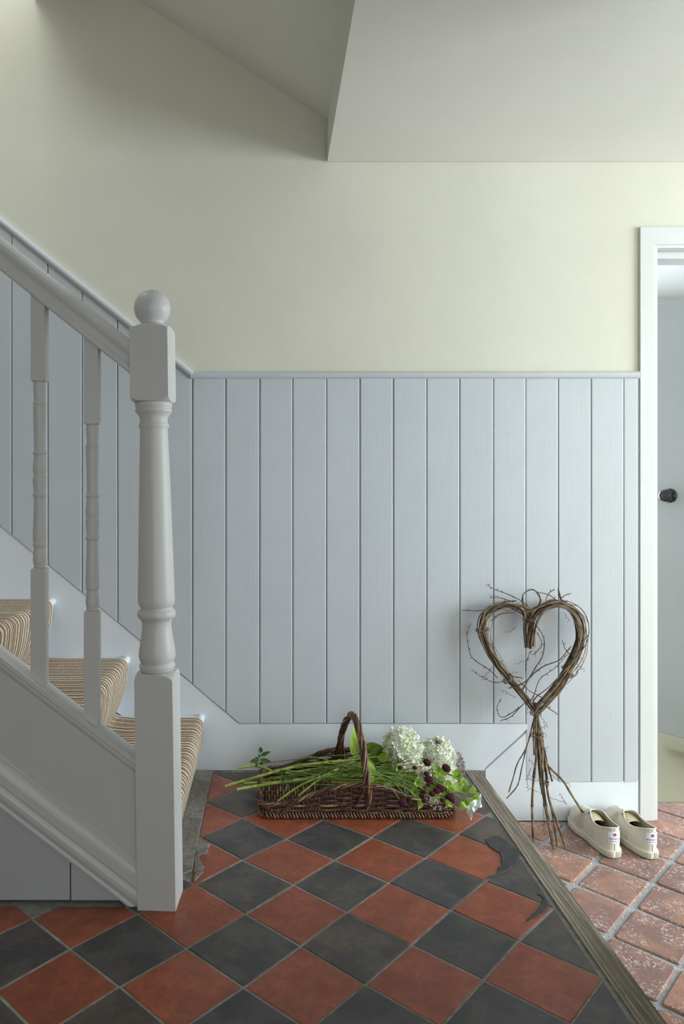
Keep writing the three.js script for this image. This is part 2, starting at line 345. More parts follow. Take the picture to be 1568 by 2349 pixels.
// carpet runner
{
  const st = [];
  let s2 = 77; const r2 = () => (s2 = (s2 * 16807) % 2147483647) / 2147483647;
  const pal = [hex(0xe6ddcb), hex(0xd9cdb6), hex(0x8d6642), hex(0xa85c3e), hex(0xb8a878), hex(0x7e5a3c), hex(0xeae4d6), hex(0xcbb896), hex(0xb98d78)];
  const seq = [0, 2, 0, 6, 5, 1, 4, 3, 6, 0, 2, 7, 6, 3, 1, 5, 0, 8, 6, 4, 2, 0, 3, 6, 1, 5, 4, 6, 0, 2, 8, 6, 3, 0, 7, 5, 6, 1, 2, 0, 4, 3, 6, 6, 5, 0];
  const N = seq.length;
  const nz = fbm(64, 3, 50);
  const yarn = (u, v) => { const f = u * N; const i = Math.floor(f) % N, e = f - Math.floor(f); const k = v * 60 + (e - 0.5) * (i % 2 ? 1.0 : -1.0); const t = k - Math.floor(k); return [i, e, t]; };
  const colT = texture(1024, (u, v) => { const [i, e, t] = yarn(u, v); const c = pal[seq[i]]; const k = 0.86 + 0.28 * nz(u, v); return c.map(q => q * k); }, true, 1);
  const bumpT = texture(1024, (u, v) => { const [i, e, t] = yarn(u, v); return Math.sqrt(Math.max(0, 1 - (2 * e - 1) ** 2)) * (0.45 + 0.55 * Math.sqrt(Math.max(0, 1 - (2 * t - 1) ** 2))); }, false, 1);
  const mat = new THREE.MeshStandardMaterial({ map: colT, bumpMap: bumpT, bumpScale: 0.0045, roughness: 0.95 });
  const path = [];
  for (let k = 5; k >= 1; k--) {
    const x = NOSE - RUN * (k - 1), y = RISE * k, r = 0.028;
    path.push([x - RUN + 0.005 - 0.03, y + (k === 5 ? 0 : 0.004)]);
    for (let i = 1; i <= 6; i++) path.push([lerp(x - RUN - 0.02, x - 0.04, i / 6), y]);
    for (let i = 0; i <= 8; i++) { const a = Math.PI / 2 - i / 8 * Math.PI * 0.53; path.push([x - r + r * Math.cos(a), y - r + r * Math.sin(a)]); }
    for (let i = 1; i <= 7; i++) { const t = i / 7; path.push([x - 0.002 - 0.040 * t * t, lerp(y - 0.034, y - RISE + (k === 1 ? 0.006 : 0.010), t)]); }
  }
  const th = 0.0065, z0 = 0.052, z1 = 0.699, rows = path.length;
  const pos = [], uv = [], idx = [];
  const nor = path.map((p, i) => { const a = path[Math.max(0, i - 1)], b = path[Math.min(rows - 1, i + 1)]; const dx = b[0] - a[0], dy = b[1] - a[1], l = Math.hypot(dx, dy); return [-dy / l, dx / l]; });
  let len = 0;
  const ring = path.map((p, i) => {
    if (i) len += Math.hypot(p[0] - path[i - 1][0], p[1] - path[i - 1][1]);
    const n = [nor[i][0], nor[i][1]]; if (n[0] + n[1] < 0) { n[0] *= -1; n[1] *= -1; }
    const o = [p[0] - n[0] * th, p[1] - n[1] * th];
    return [[o[0], o[1], z0], [p[0] - n[0] * .002, p[1] - n[1] * .002, z0], [p[0], p[1], z0 + .003], [p[0], p[1], z1], [o[0], o[1], z1], len];
  });
  for (const q of ring) for (let j = 0; j < 5; j++) { pos.push(...q[j]); uv.push(q[j][2] / 0.30, q[5] / 0.30); }
  for (let i = 0; i + 1 < rows; i++) for (let j = 0; j < 5; j++) { const a = i * 5 + j, b = i * 5 + (j + 1) % 5, c = a + 5, d = b + 5; idx.push(a, b, c, b, d, c); }
  const g = new THREE.BufferGeometry(); g.setAttribute('position', new THREE.Float32BufferAttribute(pos, 3)); g.setAttribute('uv', new THREE.Float32BufferAttribute(uv, 2)); g.setIndex(idx); g.computeVertexNormals();
  tag(mesh('stair_runner', g, mat), 'striped cream, brown and rust woven carpet runner laid over the stairs', 'carpet');
}

// ------------------------------------------------------------------ floors
function clipPoly(poly, inside, cut) {           // Sutherland-Hodgman against one line
  const out = [];
  for (let i = 0; i < poly.length; i++) {
    const a = poly[i], b = poly[(i + 1) % poly.length], ia = inside(a), ib = inside(b);
    if (ia) out.push(a);
    if (ia !== ib) out.push(cut(a, b));
  }
  return out;
}
const clipX = (p, x, keepLess) => clipPoly(p, q => keepLess ? q[0] <= x : q[0] >= x, (a, b) => { const t = (x - a[0]) / (b[0] - a[0]); return [x, lerp(a[1], b[1], t)]; });
const clipZ = (p, z, keepLess) => clipPoly(p, q => keepLess ? q[1] <= z : q[1] >= z, (a, b) => { const t = (z - a[1]) / (b[1] - a[1]); return [lerp(a[0], b[0], t), z]; });
const area = p => { let a = 0; for (let i = 0; i < p.length; i++) { const q = p[(i + 1) % p.length]; a += p[i][0] * q[1] - q[0] * p[i][1]; } return a / 2; };
function inset(poly, d) {                        // poly counter-clockwise in (x, z)
  const n = poly.length, out = [];
  for (let i = 0; i < n; i++) {
    const p = poly[(i + n - 1) % n], q = poly[i], r = poly[(i + 1) % n];
    const a = [q[0] - p[0], q[1] - p[1]], b = [r[0] - q[0], r[1] - q[1]];
    const la = Math.hypot(...a) || 1e-9, lb = Math.hypot(...b) || 1e-9;
    const na = [-a[1] / la, a[0] / la], nb = [-b[1] / lb, b[0] / lb];
    const k = d / Math.max(0.35, 1 + na[0] * nb[0] + na[1] * nb[1]);
    out.push([q[0] + (na[0] + nb[0]) * k, q[1] + (na[1] + nb[1]) * k]);
  }
  return out;
}
// a flat piece with chamfered rim: outline in (x, z), top at y
function flatPiece(poly, y, h, bev, tilt, uvOf) {
  if (area(poly) < 0) poly = poly.slice().reverse();
  const n = poly.length, top = inset(poly, bev), cx = poly.reduce((s, p) => s + p[0], 0) / n, cz = poly.reduce((s, p) => s + p[1], 0) / n;
  const hy = (p, d) => y - d + tilt[0] * (p[0] - cx) + tilt[1] * (p[1] - cz);
  const pos = [], uv = [];
  const put = (p, yy) => { pos.push(p[0], yy, p[1]); uv.push(...uvOf(p)); };
  const tri = (a, b, c) => { put(...a); put(...b); put(...c); };
  const tris = THREE.ShapeUtils.triangulateShape(top.map(p => new THREE.Vector2(p[0], p[1])), []);
  for (const t of tris) tri([top[t[0]], hy(top[t[0]], 0)], [top[t[2]], hy(top[t[2]], 0)], [top[t[1]], hy(top[t[1]], 0)]);
  for (let i = 0; i < n; i++) {
    const j = (i + 1) % n;
    const a = [top[i], hy(top[i], 0)], b = [top[j], hy(top[j], 0)], c = [poly[j], hy(poly[j], bev * 0.7)], d = [poly[i], hy(poly[i], bev * 0.7)];
    const e = [poly[j], y - h], f = [poly[i], y - h];
    tri(a, b, c); tri(a, c, d); tri(d, c, e); tri(d, e, f);
  }
  const g = new THREE.BufferGeometry();
  g.setAttribute('position', new THREE.Float32BufferAttribute(pos, 3)); g.setAttribute('uv', new THREE.Float32BufferAttribute(uv, 2)); g.computeVertexNormals();
  return g;
}
// quarry tile clay: three red and three black bodies
function clay(kind, sd) {
  const a = fbm(3, 5, sd), b = fbm(16, 4, sd + 3), c = noiseField(128, sd + 5), d = noiseField(96, sd + 7), e = fbm(4, 4, sd + 11), wear = fbm(3, 4, sd + 17), f = noiseField(256, sd + 23);
  const base = kind === 'red' ? [[0.615, 0.33, 0.23], [0.57, 0.295, 0.20], [0.50, 0.275, 0.20]] : [[0.335, 0.315, 0.305], [0.275, 0.262, 0.265], [0.37, 0.325, 0.275]];
  const h = (u, v) => { const p = c(u, v) > 0.90 ? 0 : 1, s = d(u, v); return 0.5 * b(u, v) + 0.35 * p + (s > 0.955 ? 0.3 : 0); };
  const map = texture(512, (u, v) => {
    let k = mix3(base[0], base[1], smooth(0.35, 0.65, a(u, v)));
    k = mix3(k, base[2], smooth(0.45, 0.8, e(u, v)) * (kind === 'red' ? 0.45 : 0.8));
    const g = 0.80 + 0.26 * b(u, v) + 0.14 * f(u, v); k = k.map(q => q * g);
    if (c(u, v) > 0.91) k = k.map(q => q * 0.72);
    if (d(u, v) > 0.955) k = mix3(k, kind === 'red' ? [0.80, 0.66, 0.54] : [0.62, 0.60, 0.57], 0.6);
    const w = smooth(0.62, 0.74, wear(u, v)) * smooth(0.45, 0.6, c(u, v)); k = mix3(k, kind === 'red' ? [0.55, 0.40, 0.36] : [0.36, 0.31, 0.28], w * 0.5);
    return k;
  }, true, 1);
  const bump = texture(512, h, false, 1);
  const rough = texture(256, (u, v) => 0.36 + 0.22 * a(u, v) + 0.18 * smooth(0.55, 0.75, wear(u, v)), false, 1);
  return new THREE.MeshStandardMaterial({ map, bumpMap: bump, bumpScale: 0.0006, roughnessMap: rough, roughness: 0.8 });
}
const RED = [clay('red', 101), clay('red', 202), clay('red', 303)], BLACK = [clay('black', 404), clay('black', 505), clay('black', 606)];
const tintOf = (m, k, kb = k) => { const c = m.clone(); c.color.setRGB(k, lerp(k, kb, 0.5), kb); return c; };
RED.push(tintOf(RED[0], 0.88), tintOf(RED[1], 1.1)); BLACK.push(tintOf(BLACK[0], 0.85, 0.95), tintOf(BLACK[1], 1.15, 1.0));
{
  const a = fbm(32, 4, 700), b = fbm(6, 4, 701), c = noiseField(200, 702);
  const gm = texture(512, (u, v) => { const k = 0.40 + 0.20 * a(u, v) + 0.16 * b(u, v); return [k * 1.0, k * 0.985, k * 0.95]; }, true, 3);
  const gb = texture(512, (u, v) => 0.6 * a(u, v) + 0.4 * c(u, v), false, 3);
  M.grout = new THREE.MeshStandardMaterial({ map: gm, bumpMap: gb, bumpScale: 0.0015, roughness: 0.9 });
  M.mortar = new THREE.MeshStandardMaterial({ map: gm, color: 0x74767c, bumpMap: gb, bumpScale: 0.0015, roughness: 0.8 });
  const pm = texture(512, (u, v) => { const k = 0.60 + 0.12 * a(u, v) + 0.06 * b(u, v); return [k * 0.99, k, k * 1.02]; }, true, 3);
  M.paleGrout = new THREE.MeshStandardMaterial({ map: pm, bumpMap: gb, bumpScale: 0.004, roughness: 0.9 });
  // weathered oak: grain along v
  const w1 = noiseField(40, 710, 3), w4 = noiseField(96, 713, 5), w2 = noiseField(12, 711, 2), w3 = fbm(8, 4, 712);
  const grain = (u, v) => { const q = u + 0.03 * w3(u, v); return 0.4 * w1(q, v) + 0.35 * w4(q, v) + 0.25 * w2(q, v); };
  const wm = texture(512, (u, v) => { const g = grain(u, v); let k = mix3([0.46, 0.42, 0.37], [0.64, 0.60, 0.54], smooth(0.25, 0.7, g)); return k.map(q => q * (0.88 + 0.24 * w3(u, v))); }, true, [6, 3]);
  const wb = texture(512, grain, false, [6, 3]);
  M.oak = new THREE.MeshStandardMaterial({ map: wm, bumpMap: wb, bumpScale: 0.0015, roughness: 0.75 });
  const sm = texture(512, (u, v) => { const k = 0.40 + 0.22 * a(u, v) + 0.2 * (b(u, v) - 0.5); return [k, k * 0.97, k * 0.92]; }, true, 4);
  M.stone = new THREE.MeshStandardMaterial({ map: sm, bumpMap: gb, bumpScale: 0.0016, roughness: 0.85 });
}
const XE = 0.620, XN = 0.668;                                              // the edge of the raised floor and of its oak nosing
const floor = struct('floor', [box(-3.0, XE, -0.26, -0.0016, 0, 3.6)], M.grout);
{
  // lattice of the chequered floor as measured (half diagonals), with the unevenness of the real corners
  const hd = 0.1575 / Math.SQRT2, th = 0.0318, tx = -0.0735, tz = 1.9938;
  const real = { '0,0': [555.6, 1876.3], '2,0': [741.8, 1879.8], '-1,1': [461.2, 1920.9], '1,1': [657.1, 1924.5], '3,1': [853.1, 1920.2], '5,1': [1051.3, 1913], '0,2': [555.6, 1971.9], '2,2': [767.3, 1973.2], '4,2': [976, 1968.6], '-1,3': [448.5, 2028.6], '1,3': [674.2, 2029.3], '3,3': [891.8, 2024.7], '5,3': [1112.5, 2021.4], '0,4': [562.5, 2096.2], '2,4': [796.7, 2092.4], '4,4': [1034, 2087.2], '-2,4': [316.3, 2096.2], '-1,5': [426.8, 2175.3], '1,5': [689.5, 2170.2], '3,5': [943.4, 2166.3], '5,5': [1189, 2158.7], '-3,5': [162, 2176], '-2,6': [274.2, 2262.8], '0,6': [558.2, 2264.6], '2,6': [837, 2258.2], '4,6': [1108.7, 2248] };
  const corner = (u, v) => {
    const r = real[`${u},${v}`]; if (r) return onFloor(...r);
    const a = u * hd, b = -v * hd;
    return [tx + a * Math.cos(th) - b * Math.sin(th), CAMZ - (tz + a * Math.sin(th) + b * Math.cos(th))];
  };
  for (let v = -6; v <= 16; v++) for (let u = -15; u <= 9; u++) {
    if ((u + v) & 1) continue;                                             // (u, v) is the far corner of a tile
    let poly = [corner(u, v), corner(u + 1, v + 1), corner(u, v + 2), corner(u - 1, v + 1)];
    const c0 = poly.reduce((s, p) => [s[0] + p[0] / 4, s[1] + p[1] / 4], [0, 0]);
    poly = inset(area(poly) < 0 ? poly.slice().reverse() : poly, 0.0026 + rr(-0.0006, 0.0008));
    poly = clipX(poly, XE - 0.006 - (v > 1 ? 0.004 : 0), true); if (poly.length > 2) poly = clipZ(poly, 0.019, false);
    if (poly.length > 2 && c0[1] < 0.60) poly = clipX(poly, -0.186, false);
    if (poly.length > 2 && c0[0] < -0.3 && c0[1] < 0.9) poly = clipZ(poly, 0.765, false);
    if (poly.length > 2) poly = clipZ(poly, 3.59, true);
    if (poly.length > 2) poly = clipX(poly, -1.6, false);
    if (poly.length < 3 || Math.abs(area(poly)) < 0.0016) continue;
    const set = (v & 1) ? RED : BLACK, m = set[Math.floor(rnd() * set.length)];
    const a0 = Math.PI / 4 * (1 + 2 * Math.floor(rnd() * 4)), ou = rnd(), ov = rnd();
    const g = flatPiece(poly, rr(-0.0006, 0.0006), 0.014, 0.0011, [rr(-0.004, 0.004), rr(-0.004, 0.004)], p => { const x = p[0] - c0[0], z = p[1] - c0[1]; return [(x * Math.cos(a0) - z * Math.sin(a0)) / 0.16 + ou, (x * Math.sin(a0) + z * Math.cos(a0)) / 0.16 + ov]; });
    mesh('tile', g, m, floor);
  }
}
struct('trim_4', box(XE, XN, LOW + 0.001, 0.003, 0.016, 3.59), M.oak);

const low = struct('floor_001', box(XN, 4.6, -0.36, LOW - 0.004, -0.13, 3.6), M.paleGrout);
struct('floor_002', box(0.6, 3.2, -0.36, LOW + 0.001, -2.6, -0.13), new THREE.MeshStandardMaterial({ color: 0x968f74, roughness: 0.6 }));
{
  const mats = [];
  for (let i = 0; i < 3; i++) {
    const a = fbm(4, 5, 800 + i * 50), b = fbm(32, 4, 810 + i * 50), c = noiseField(128, 820 + i * 50), d = fbm(3, 3, 830 + i * 50);
    const pit = (u, v) => smooth(0.48, 0.74, b(u + 0.02 * a(u, v), v)) * smooth(0.30, 0.62, d(u, v));
    const map = texture(512, (u, v) => { let k = mix3([0.66, 0.50, 0.44], [0.58, 0.45, 0.42], smooth(0.35, 0.65, a(u, v))); k = mix3(k, [0.84, 0.78, 0.77], pit(u, v) * 0.8); return k.map(q => q * (0.86 + 0.28 * c(u, v))); }, true, 1);
    const bump = texture(512, (u, v) => 0.6 * (1 - pit(u, v)) + 0.4 * a(u, v), false, 1);
    mats.push(new THREE.MeshStandardMaterial({ map, bumpMap: bump, bumpScale: 0.0014, roughness: 0.6 }));
  }
  mats.push(tintOf(mats[0], 0.9, 0.92), tintOf(mats[1], 1.08, 1.0));
  // lattice: diagonal, corners at about (0.915, 1.855) from the camera
  const ax = [0.1125, -0.1155], bx = [0.1045, 0.1130];
  const o = onFloor(1451, 2082, LOW);
  for (let i = -9; i < 12; i++) for (let j = -12; j < 12; j++) {
    const q = (s, t) => [o[0] + s * ax[0] + t * bx[0], o[1] + s * ax[1] + t * bx[1]];
    const c = q(i + 0.5, j + 0.5);
    if (c[0] < XN - 0.1 || c[0] > 2.65 || c[1] < -0.2 || c[1] > 2.6) continue;
    let poly = [q(i, j), q(i + 1, j), q(i + 1, j + 1), q(i, j + 1)].map(p => [p[0] + rr(-.003, .003), p[1] + rr(-.003, .003)]);
    if (area(poly) < 0) poly.reverse();
    poly = inset(poly, 0.0065);
    // worn corners
    const n = []; for (let k = 0; k < 4; k++) { const p = poly[(k + 3) % 4], m = poly[k], r = poly[(k + 1) % 4], e = rr(0.015, 0.05); n.push([lerp(m[0], p[0], e), lerp(m[1], p[1], e)], [lerp(m[0], r[0], e), lerp(m[1], r[1], e)]); }
    poly = clipX(n, XN + 0.001, false); if (poly.length > 2) poly = clipX(poly, 2.59, true);
    const inDoor = c[0] > DOOR.x0 && c[0] < DOOR.x1;
    if (poly.length > 2) poly = clipZ(poly, inDoor ? -0.125 : 0.018, false);
    if (poly.length < 3 || Math.abs(area(poly)) < 0.0005) continue;
    const a0 = Math.floor(rnd() * 4) * Math.PI / 2 + 0.78, ou = rnd(), ov = rnd();
    mesh('tile', flatPiece(poly, LOW + rr(-0.001, 0.001), 0.012, 0.003, [rr(-0.008, 0.008), rr(-0.008, 0.008)], p => { const x = p[0] - c[0], z = p[1] - c[1]; return [(x * Math.cos(a0) - z * Math.sin(a0)) / 0.17 + ou, (x * Math.sin(a0) + z * Math.cos(a0)) / 0.17 + ov]; }), mats[Math.floor(rnd() * mats.length)], low);
  }
}

// ------------------------------------------------------------------ door of the next room
{
  const hinge = [DOOR.x1 - 0.006, -0.10], tip = [1.605, -0.705];
  const L = Math.hypot(hinge[0] - tip[0], hinge[1] - tip[1]), ang = Math.atan2(-(hinge[1] - tip[1]), hinge[0] - tip[0]);
  const d = new THREE.Group(); d.name = 'door_1'; d.userData = { kind: 'structure' }; scene.add(d);
  d.position.set(tip[0], LOW + 0.048, tip[1]); d.rotation.y = ang;
  const h = 1.79, n = 5, w = L / n;
  for (let i = 0; i < n; i++) mesh('board', slab([[i * w + 0.0005, 0], [(i + 1) * w - 0.0005, 0], [(i + 1) * w - 0.0005, h], [i * w + 0.0005, h]], -0.03, 0.0, 0.004, 2), M.door, d);
}

// ------------------------------------------------------------------ mended places in the chequered floor
function jag(pts, n = 4, amp = 3) { const o = []; for (let i = 0; i < pts.length; i++) { const a = pts[i], b = pts[(i + 1) % pts.length]; for (let k = 0; k < n; k++) { const t = k / n; o.push([lerp(a[0], b[0], t) + (k ? rr(-amp, amp) : 0), lerp(a[1], b[1], t) + (k ? rr(-amp * 0.5, amp * 0.5) : 0)]); } } return o; }
{
  const patch = (px, m, y = 0.0022, amp = 3) => mesh('mortar_patch', flatPiece(jag(px, 4, amp).map(p => onFloor(...p)), y, 0.004, 0.0008, [0, 0], p => [p[0], p[1]]), m, floor);
  patch([[1112, 1926], [1128, 1948], [1146, 1957], [1150, 1980], [1138, 2004], [1116, 2016], [1150, 2004], [1184, 1985], [1192, 1960], [1160, 1928], [1135, 1918]], M.mortar);
  patch([[1232, 2050], [1246, 2062], [1240, 2078], [1228, 2092], [1210, 2108], [1206, 2116], [1222, 2108], [1248, 2092], [1258, 2076], [1252, 2058]], M.mortar, 0.0018, 2);
  patch([[450, 1922], [482, 1938], [478, 1944], [472, 1960], [458, 1962], [456, 1974], [468, 1988], [464, 2004], [446, 2022], [446, 1990]], M.stone, 0.0022, 2);
}
// stone strip along the foot of the stairs
struct('trim_5', slab([[-0.262, 0.016], [-0.188, 0.016], [-0.1885, 0.20], [-0.190, 0.42], [-0.187, 0.62], [-0.262, 0.68]].map(p => [p[0], -p[1]]), 0, 0.006, 0.0012).rotateX(-Math.PI / 2).translate(0, -0.002, 0), M.stone);

// ------------------------------------------------------------------ door knob
{
  const d = scene.getObjectByName('door_1');
  const black = new THREE.MeshPhysicalMaterial({ color: 0x0b0c0d, roughness: 0.22, clearcoat: 0.6, clearcoatRoughness: 0.1 });
  const k = new THREE.Group(); k.name = 'door_knob'; k.userData.label = 'glossy black round door knob'; d.add(k);
  k.position.set(0.062, 0.988, 0.0); k.rotation.x = Math.PI / 2;
  mesh('knob', lathe([[0.0001, 0.0], [0.009, 0.0], [0.009, 0.02], [0.014, 0.024], [0.0225, 0.032], [0.0255, 0.041], [0.024, 0.049], [0.019, 0.054], [0.0165, 0.0545], [0.0155, 0.053], [0.012, 0.056], [0.0001, 0.0575]], 32), black, k);
  mesh('rose', lathe([[0.0001, 0], [0.029, 0], [0.029, 0.003], [0.024, 0.006], [0.018, 0.008], [0.012, 0.012], [0.0001, 0.012]], 32), black, k);
}

// ------------------------------------------------------------------ bark and leaf materials
const bark = (c0, c1, sd, rough = 0.8) => { const a = noiseField(64, sd), b = fbm(8, 4, sd + 1); const f = (u, v) => 0.55 * a(u * 0.25, v) + 0.45 * b(u, v); return new THREE.MeshStandardMaterial({ map: texture(128, (u, v) => mix3(c0, c1, smooth(0.25, 0.75, f(u, v))), true, [6, 1]), bumpMap: texture(128, f, false, [6, 1]), bumpScale: 0.0008, roughness: rough }); };
const VINE = [bark(hex(0x453930), hex(0x7c6b5a), 900), bark(hex(0x52422f), hex(0x8e7b60), 901), bark(hex(0x382d28), hex(0x665850), 902), bark(hex(0x5e5040), hex(0x9c8a70), 903)];
const WILLOW = [bark(hex(0x3a251d), hex(0x6e4a36), 910, 0.5), bark(hex(0x4c2d20), hex(0x8d6142), 911, 0.5), bark(hex(0x33212a), hex(0x63444a), 912, 0.5), bark(hex(0x5a4430), hex(0xa08560), 913, 0.5), bark(hex(0x2a1c18), hex(0x54392d), 914, 0.5)];
const TWIG = new THREE.MeshStandardMaterial({ color: 0x4a3c34, roughness: 0.8 });
const pick = a => a[Math.floor(rnd() * a.length)];

// ------------------------------------------------------------------ heart of vine twigs leaning on the wall
{
  const w = thing('heart_wreath', 'heart of twisted brown vine twigs on a long stalk, leaning on the panelled wall', 'wreath');
  const zAt = Y => lerp(0.205, 0.047, clamp((Y - LOW) / 0.62, 0, 1));
  const hp = (px, py, dz = 0) => { let z = 0.1; for (let i = 0; i < 6; i++) z = zAt(at(px, py, z)[1]); z += dz; return at3(px, py, z); };
  const c5 = (x, y) => [1040 + x / 4.751, 1320 + y / 4.751], c3 = (x, y) => [1120 + x / 6.533, 1620 + y / 6.533];
  const tails = [
    [[1228, 1660], [1229, 1700], [1229, 1740], [1223, 1790], [1220, 1850], [1223, 1933]],
    [[1232, 1660], [1238, 1710], [1243, 1760], [1248, 1820], [1258, 1880], [1271, 1950]],
    [[1234, 1660], [1241, 1710], [1250, 1760], [1255, 1815], [1268, 1875], [1278, 1945]],
    [[1236, 1660], [1245, 1720], [1253, 1770], [1256, 1820], [1275, 1880], [1297, 1947]],
    [[1230, 1660], [1236, 1720], [1240, 1780], [1246, 1835], [1255, 1880], [1268, 1946]],
    [[1232, 1660], [1243, 1710], [1254, 1752], [1288, 1788], [1312, 1826], [1334, 1860]],
    [[1222, 1655], [1216, 1680], [1206, 1716], [1186, 1752], [1176, 1786], [1166, 1818]],
    [[1222, 1655], [1216, 1685], [1205, 1722], [1196, 1762], [1186, 1802], [1161, 1832]],
    [[1228, 1655], [1233, 1700], [1234, 1740], [1238, 1790], [1243, 1822]],
    [[1236, 1660], [1248, 1720], [1256, 1755], [1266, 1793]],
  ];
  const left = [[1225, 1634], [1200, 1600], [1168, 1560], [1135, 1518], [1113, 1478], [1104, 1444], [1110, 1412], [1133, 1395], [1160, 1389], [1190, 1396], [1211, 1410], [1209, 1445], [1211, 1484]];
  const right = [[1229, 1634], [1245, 1612], [1272, 1580], [1300, 1540], [1322, 1497], [1332, 1458], [1327, 1420], [1308, 1395], [1278, 1384], [1250, 1392], [1226, 1410], [1219, 1445], [1214, 1484]];
  const strand = (line, n, spread, fine = 1) => {
    for (let k = 0; k < n; k++) {
      const a0 = rr(0, 6.28), tw = rr(-2.2, 2.2), r0 = Math.sqrt(rnd()) * spread, i0 = k < n * 0.65 ? 0 : Math.floor(rr(0, 4)), i1 = k < n * 0.6 ? line.length - 1 : line.length - 1 - Math.floor(rr(0, 5));
      const pts = [];
      const t = tails[k % tails.length];
      for (let i = i0; i <= i1; i++) {
        const f = i / (line.length - 1), a = a0 + tw * f * 3, q = r0 * (i === 0 ? 0.55 : i >= line.length - 2 ? 0.65 : 1) * rr(0.8, 1.2);
        const px = line[i][0] + Math.cos(a) * q / 0.00135 + rr(-0.6, 0.6), py = line[i][1] + Math.sin(a * 1.3) * q * 0.6 / 0.00135 + rr(-0.6, 0.6);
        pts.push(hp(px, py, 0.004 + Math.sin(a) * q));
      }
      if (pts.length < 4) continue;
      const R = rr(0.0016, 0.0042) * fine;
      mesh('vine', tube(pts, u => R * (1 - 0.25 * u) * (1 + 0.12 * Math.sin(u * 37 + k)), 72, 6), pick(VINE), w);
    }
  };
  strand(left, 17, 0.015); strand(right, 17, 0.018); strand(left, 7, 0.026, 0.45); strand(right, 7, 0.030, 0.45);
  for (const [i, t] of tails.entries()) {
    const thick = [0.0036, 0.0032, 0.003, 0.003, 0.0026, 0.0034, 0.0018, 0.0017, 0.0026, 0.0026][i];
    const pts = [hp(1226 + rr(-4, 8), 1626, 0.004 + rr(-.006, .006)), ...t.map((p, k) => { const v = hp(p[0], p[1], k > 4 ? 0 : rr(-0.005, 0.008)); return v; })];
    if (i === 5) { pts[pts.length - 1] = at3(1336, 1863, 0.108); pts[pts.length - 2] = at3(1312, 1826, 0.118); }
    for (const p of pts) p.y = Math.max(p.y, LOW + 0.003);
    mesh('stalk', tube(pts, u => thick * (1 + 0.1 * Math.sin(u * 29 + i)), 48, 7), pick(VINE), w);
    for (let k = 0; k < 3; k++) { const c = new THREE.CatmullRomCurve3(pts); const p = c.getPoint(rr(0.3, 0.85)); const g = new THREE.IcosahedronGeometry(thick * 1.35, 1); g.translate(p.x, p.y, p.z); mesh('knot', g, VINE[2], w); }
  }
  // thin inner filling of the stalk
  for (let k = 0; k < 9; k++) { const x = rr(-9, 12); mesh('vine', tube([hp(1224 + rr(-3, 9), 1612), hp(1228 + x * 0.5, 1645, rr(-.004, .008)), hp(1230 + x, 1690, rr(-.004, .008)), hp(1233 + x * 1.2, 1740 + rr(-20, 40), rr(-.004, .006))], rr(0.0012, 0.0022), 24, 5), pick(VINE), w); }
  const twigs = [
    [[365, 100], [440, 150], [590, 205], [740, 280], [820, 350]], [[95, 380], [330, 380], [480, 300], [680, 275]], [[185, 520], [150, 620], [155, 750], [205, 900], [390, 1030], [480, 1120]],
    [[190, 1020], [280, 1090], [440, 1165], [600, 1150], [640, 1180]], [[515, 1340], [470, 1450], [520, 1545], [660, 1480], [800, 1370]], [[505, 1585], [620, 1540], [740, 1420]],
    [[870, 500], [980, 680], [970, 870], [900, 990], [780, 1160], [600, 1230]], [[1280, 770], [1150, 920], [980, 990], [840, 1100], [740, 1260]], [[1250, 850], [1100, 1010], [940, 1130], [860, 1330], [780, 1420]],
    [[1480, 625], [1410, 720], [1380, 760]], [[1350, 990], [1340, 1080], [1190, 1140]], [[1000, 280], [1030, 200], [1100, 150]], [[900, 180], [1030, 210], [1120, 270]], [[1285, 195], [1215, 215], [1170, 250]],
    [[1350, 330], [1250, 310], [1190, 270]], [[1140, 1515], [1040, 1450], [980, 1400]], [[460, 900], [540, 970], [600, 1080], [750, 1120]], [[840, 820], [790, 950], [785, 1040]], [[1180, 705], [1220, 810], [1270, 860]],
    [[390, 240], [500, 245], [650, 290]], [[760, 300], [680, 390], [480, 430], [410, 500]], [[700, 1140], [800, 1240], [960, 1330]], [[860, 560], [960, 740], [880, 860]], [[1430, 760], [1380, 830], [1340, 900]],
  ];
  for (const [i, t] of twigs.entries()) {
    const pts = t.map(p => hp(...c5(...p), rr(0.012, 0.024)));
    const R = i === 6 || i === 7 ? 0.0019 : rr(0.0010, 0.0016), c = new THREE.CatmullRomCurve3(pts), parts = [taper(c, u => R * (0.7 + 0.5 * u), 30, 5)];
    const n = Math.max(2, Math.floor(c.getLength() / 0.022));
    for (let k = 0; k < n; k++) { const u = (k + rr(0.2, 0.8)) / n, p = c.getPointAt(u), d = V3(rr(-1, 1), rr(-0.6, 1), rr(-0.2, 0.5)).normalize(); const q = p.clone().addScaledVector(d, rr(0.004, 0.009)), b = V3(q.x + rr(-.003, .003), q.y + rr(-.001, .003), q.z); parts.push(tube([p, q, b], v => 0.0013 * (1 - 0.6 * v), 5, 4)); }
    mesh('twig', parts, i % 3 ? TWIG : VINE[2], w);
  }
  mesh('twig', tube([hp(...c5(1140, 140), .01), hp(...c5(1150, 190), .01), hp(...c5(1165, 250), .01), hp(...c5(1200, 300), .01)], 0.0028, 14, 6), VINE[1], w);
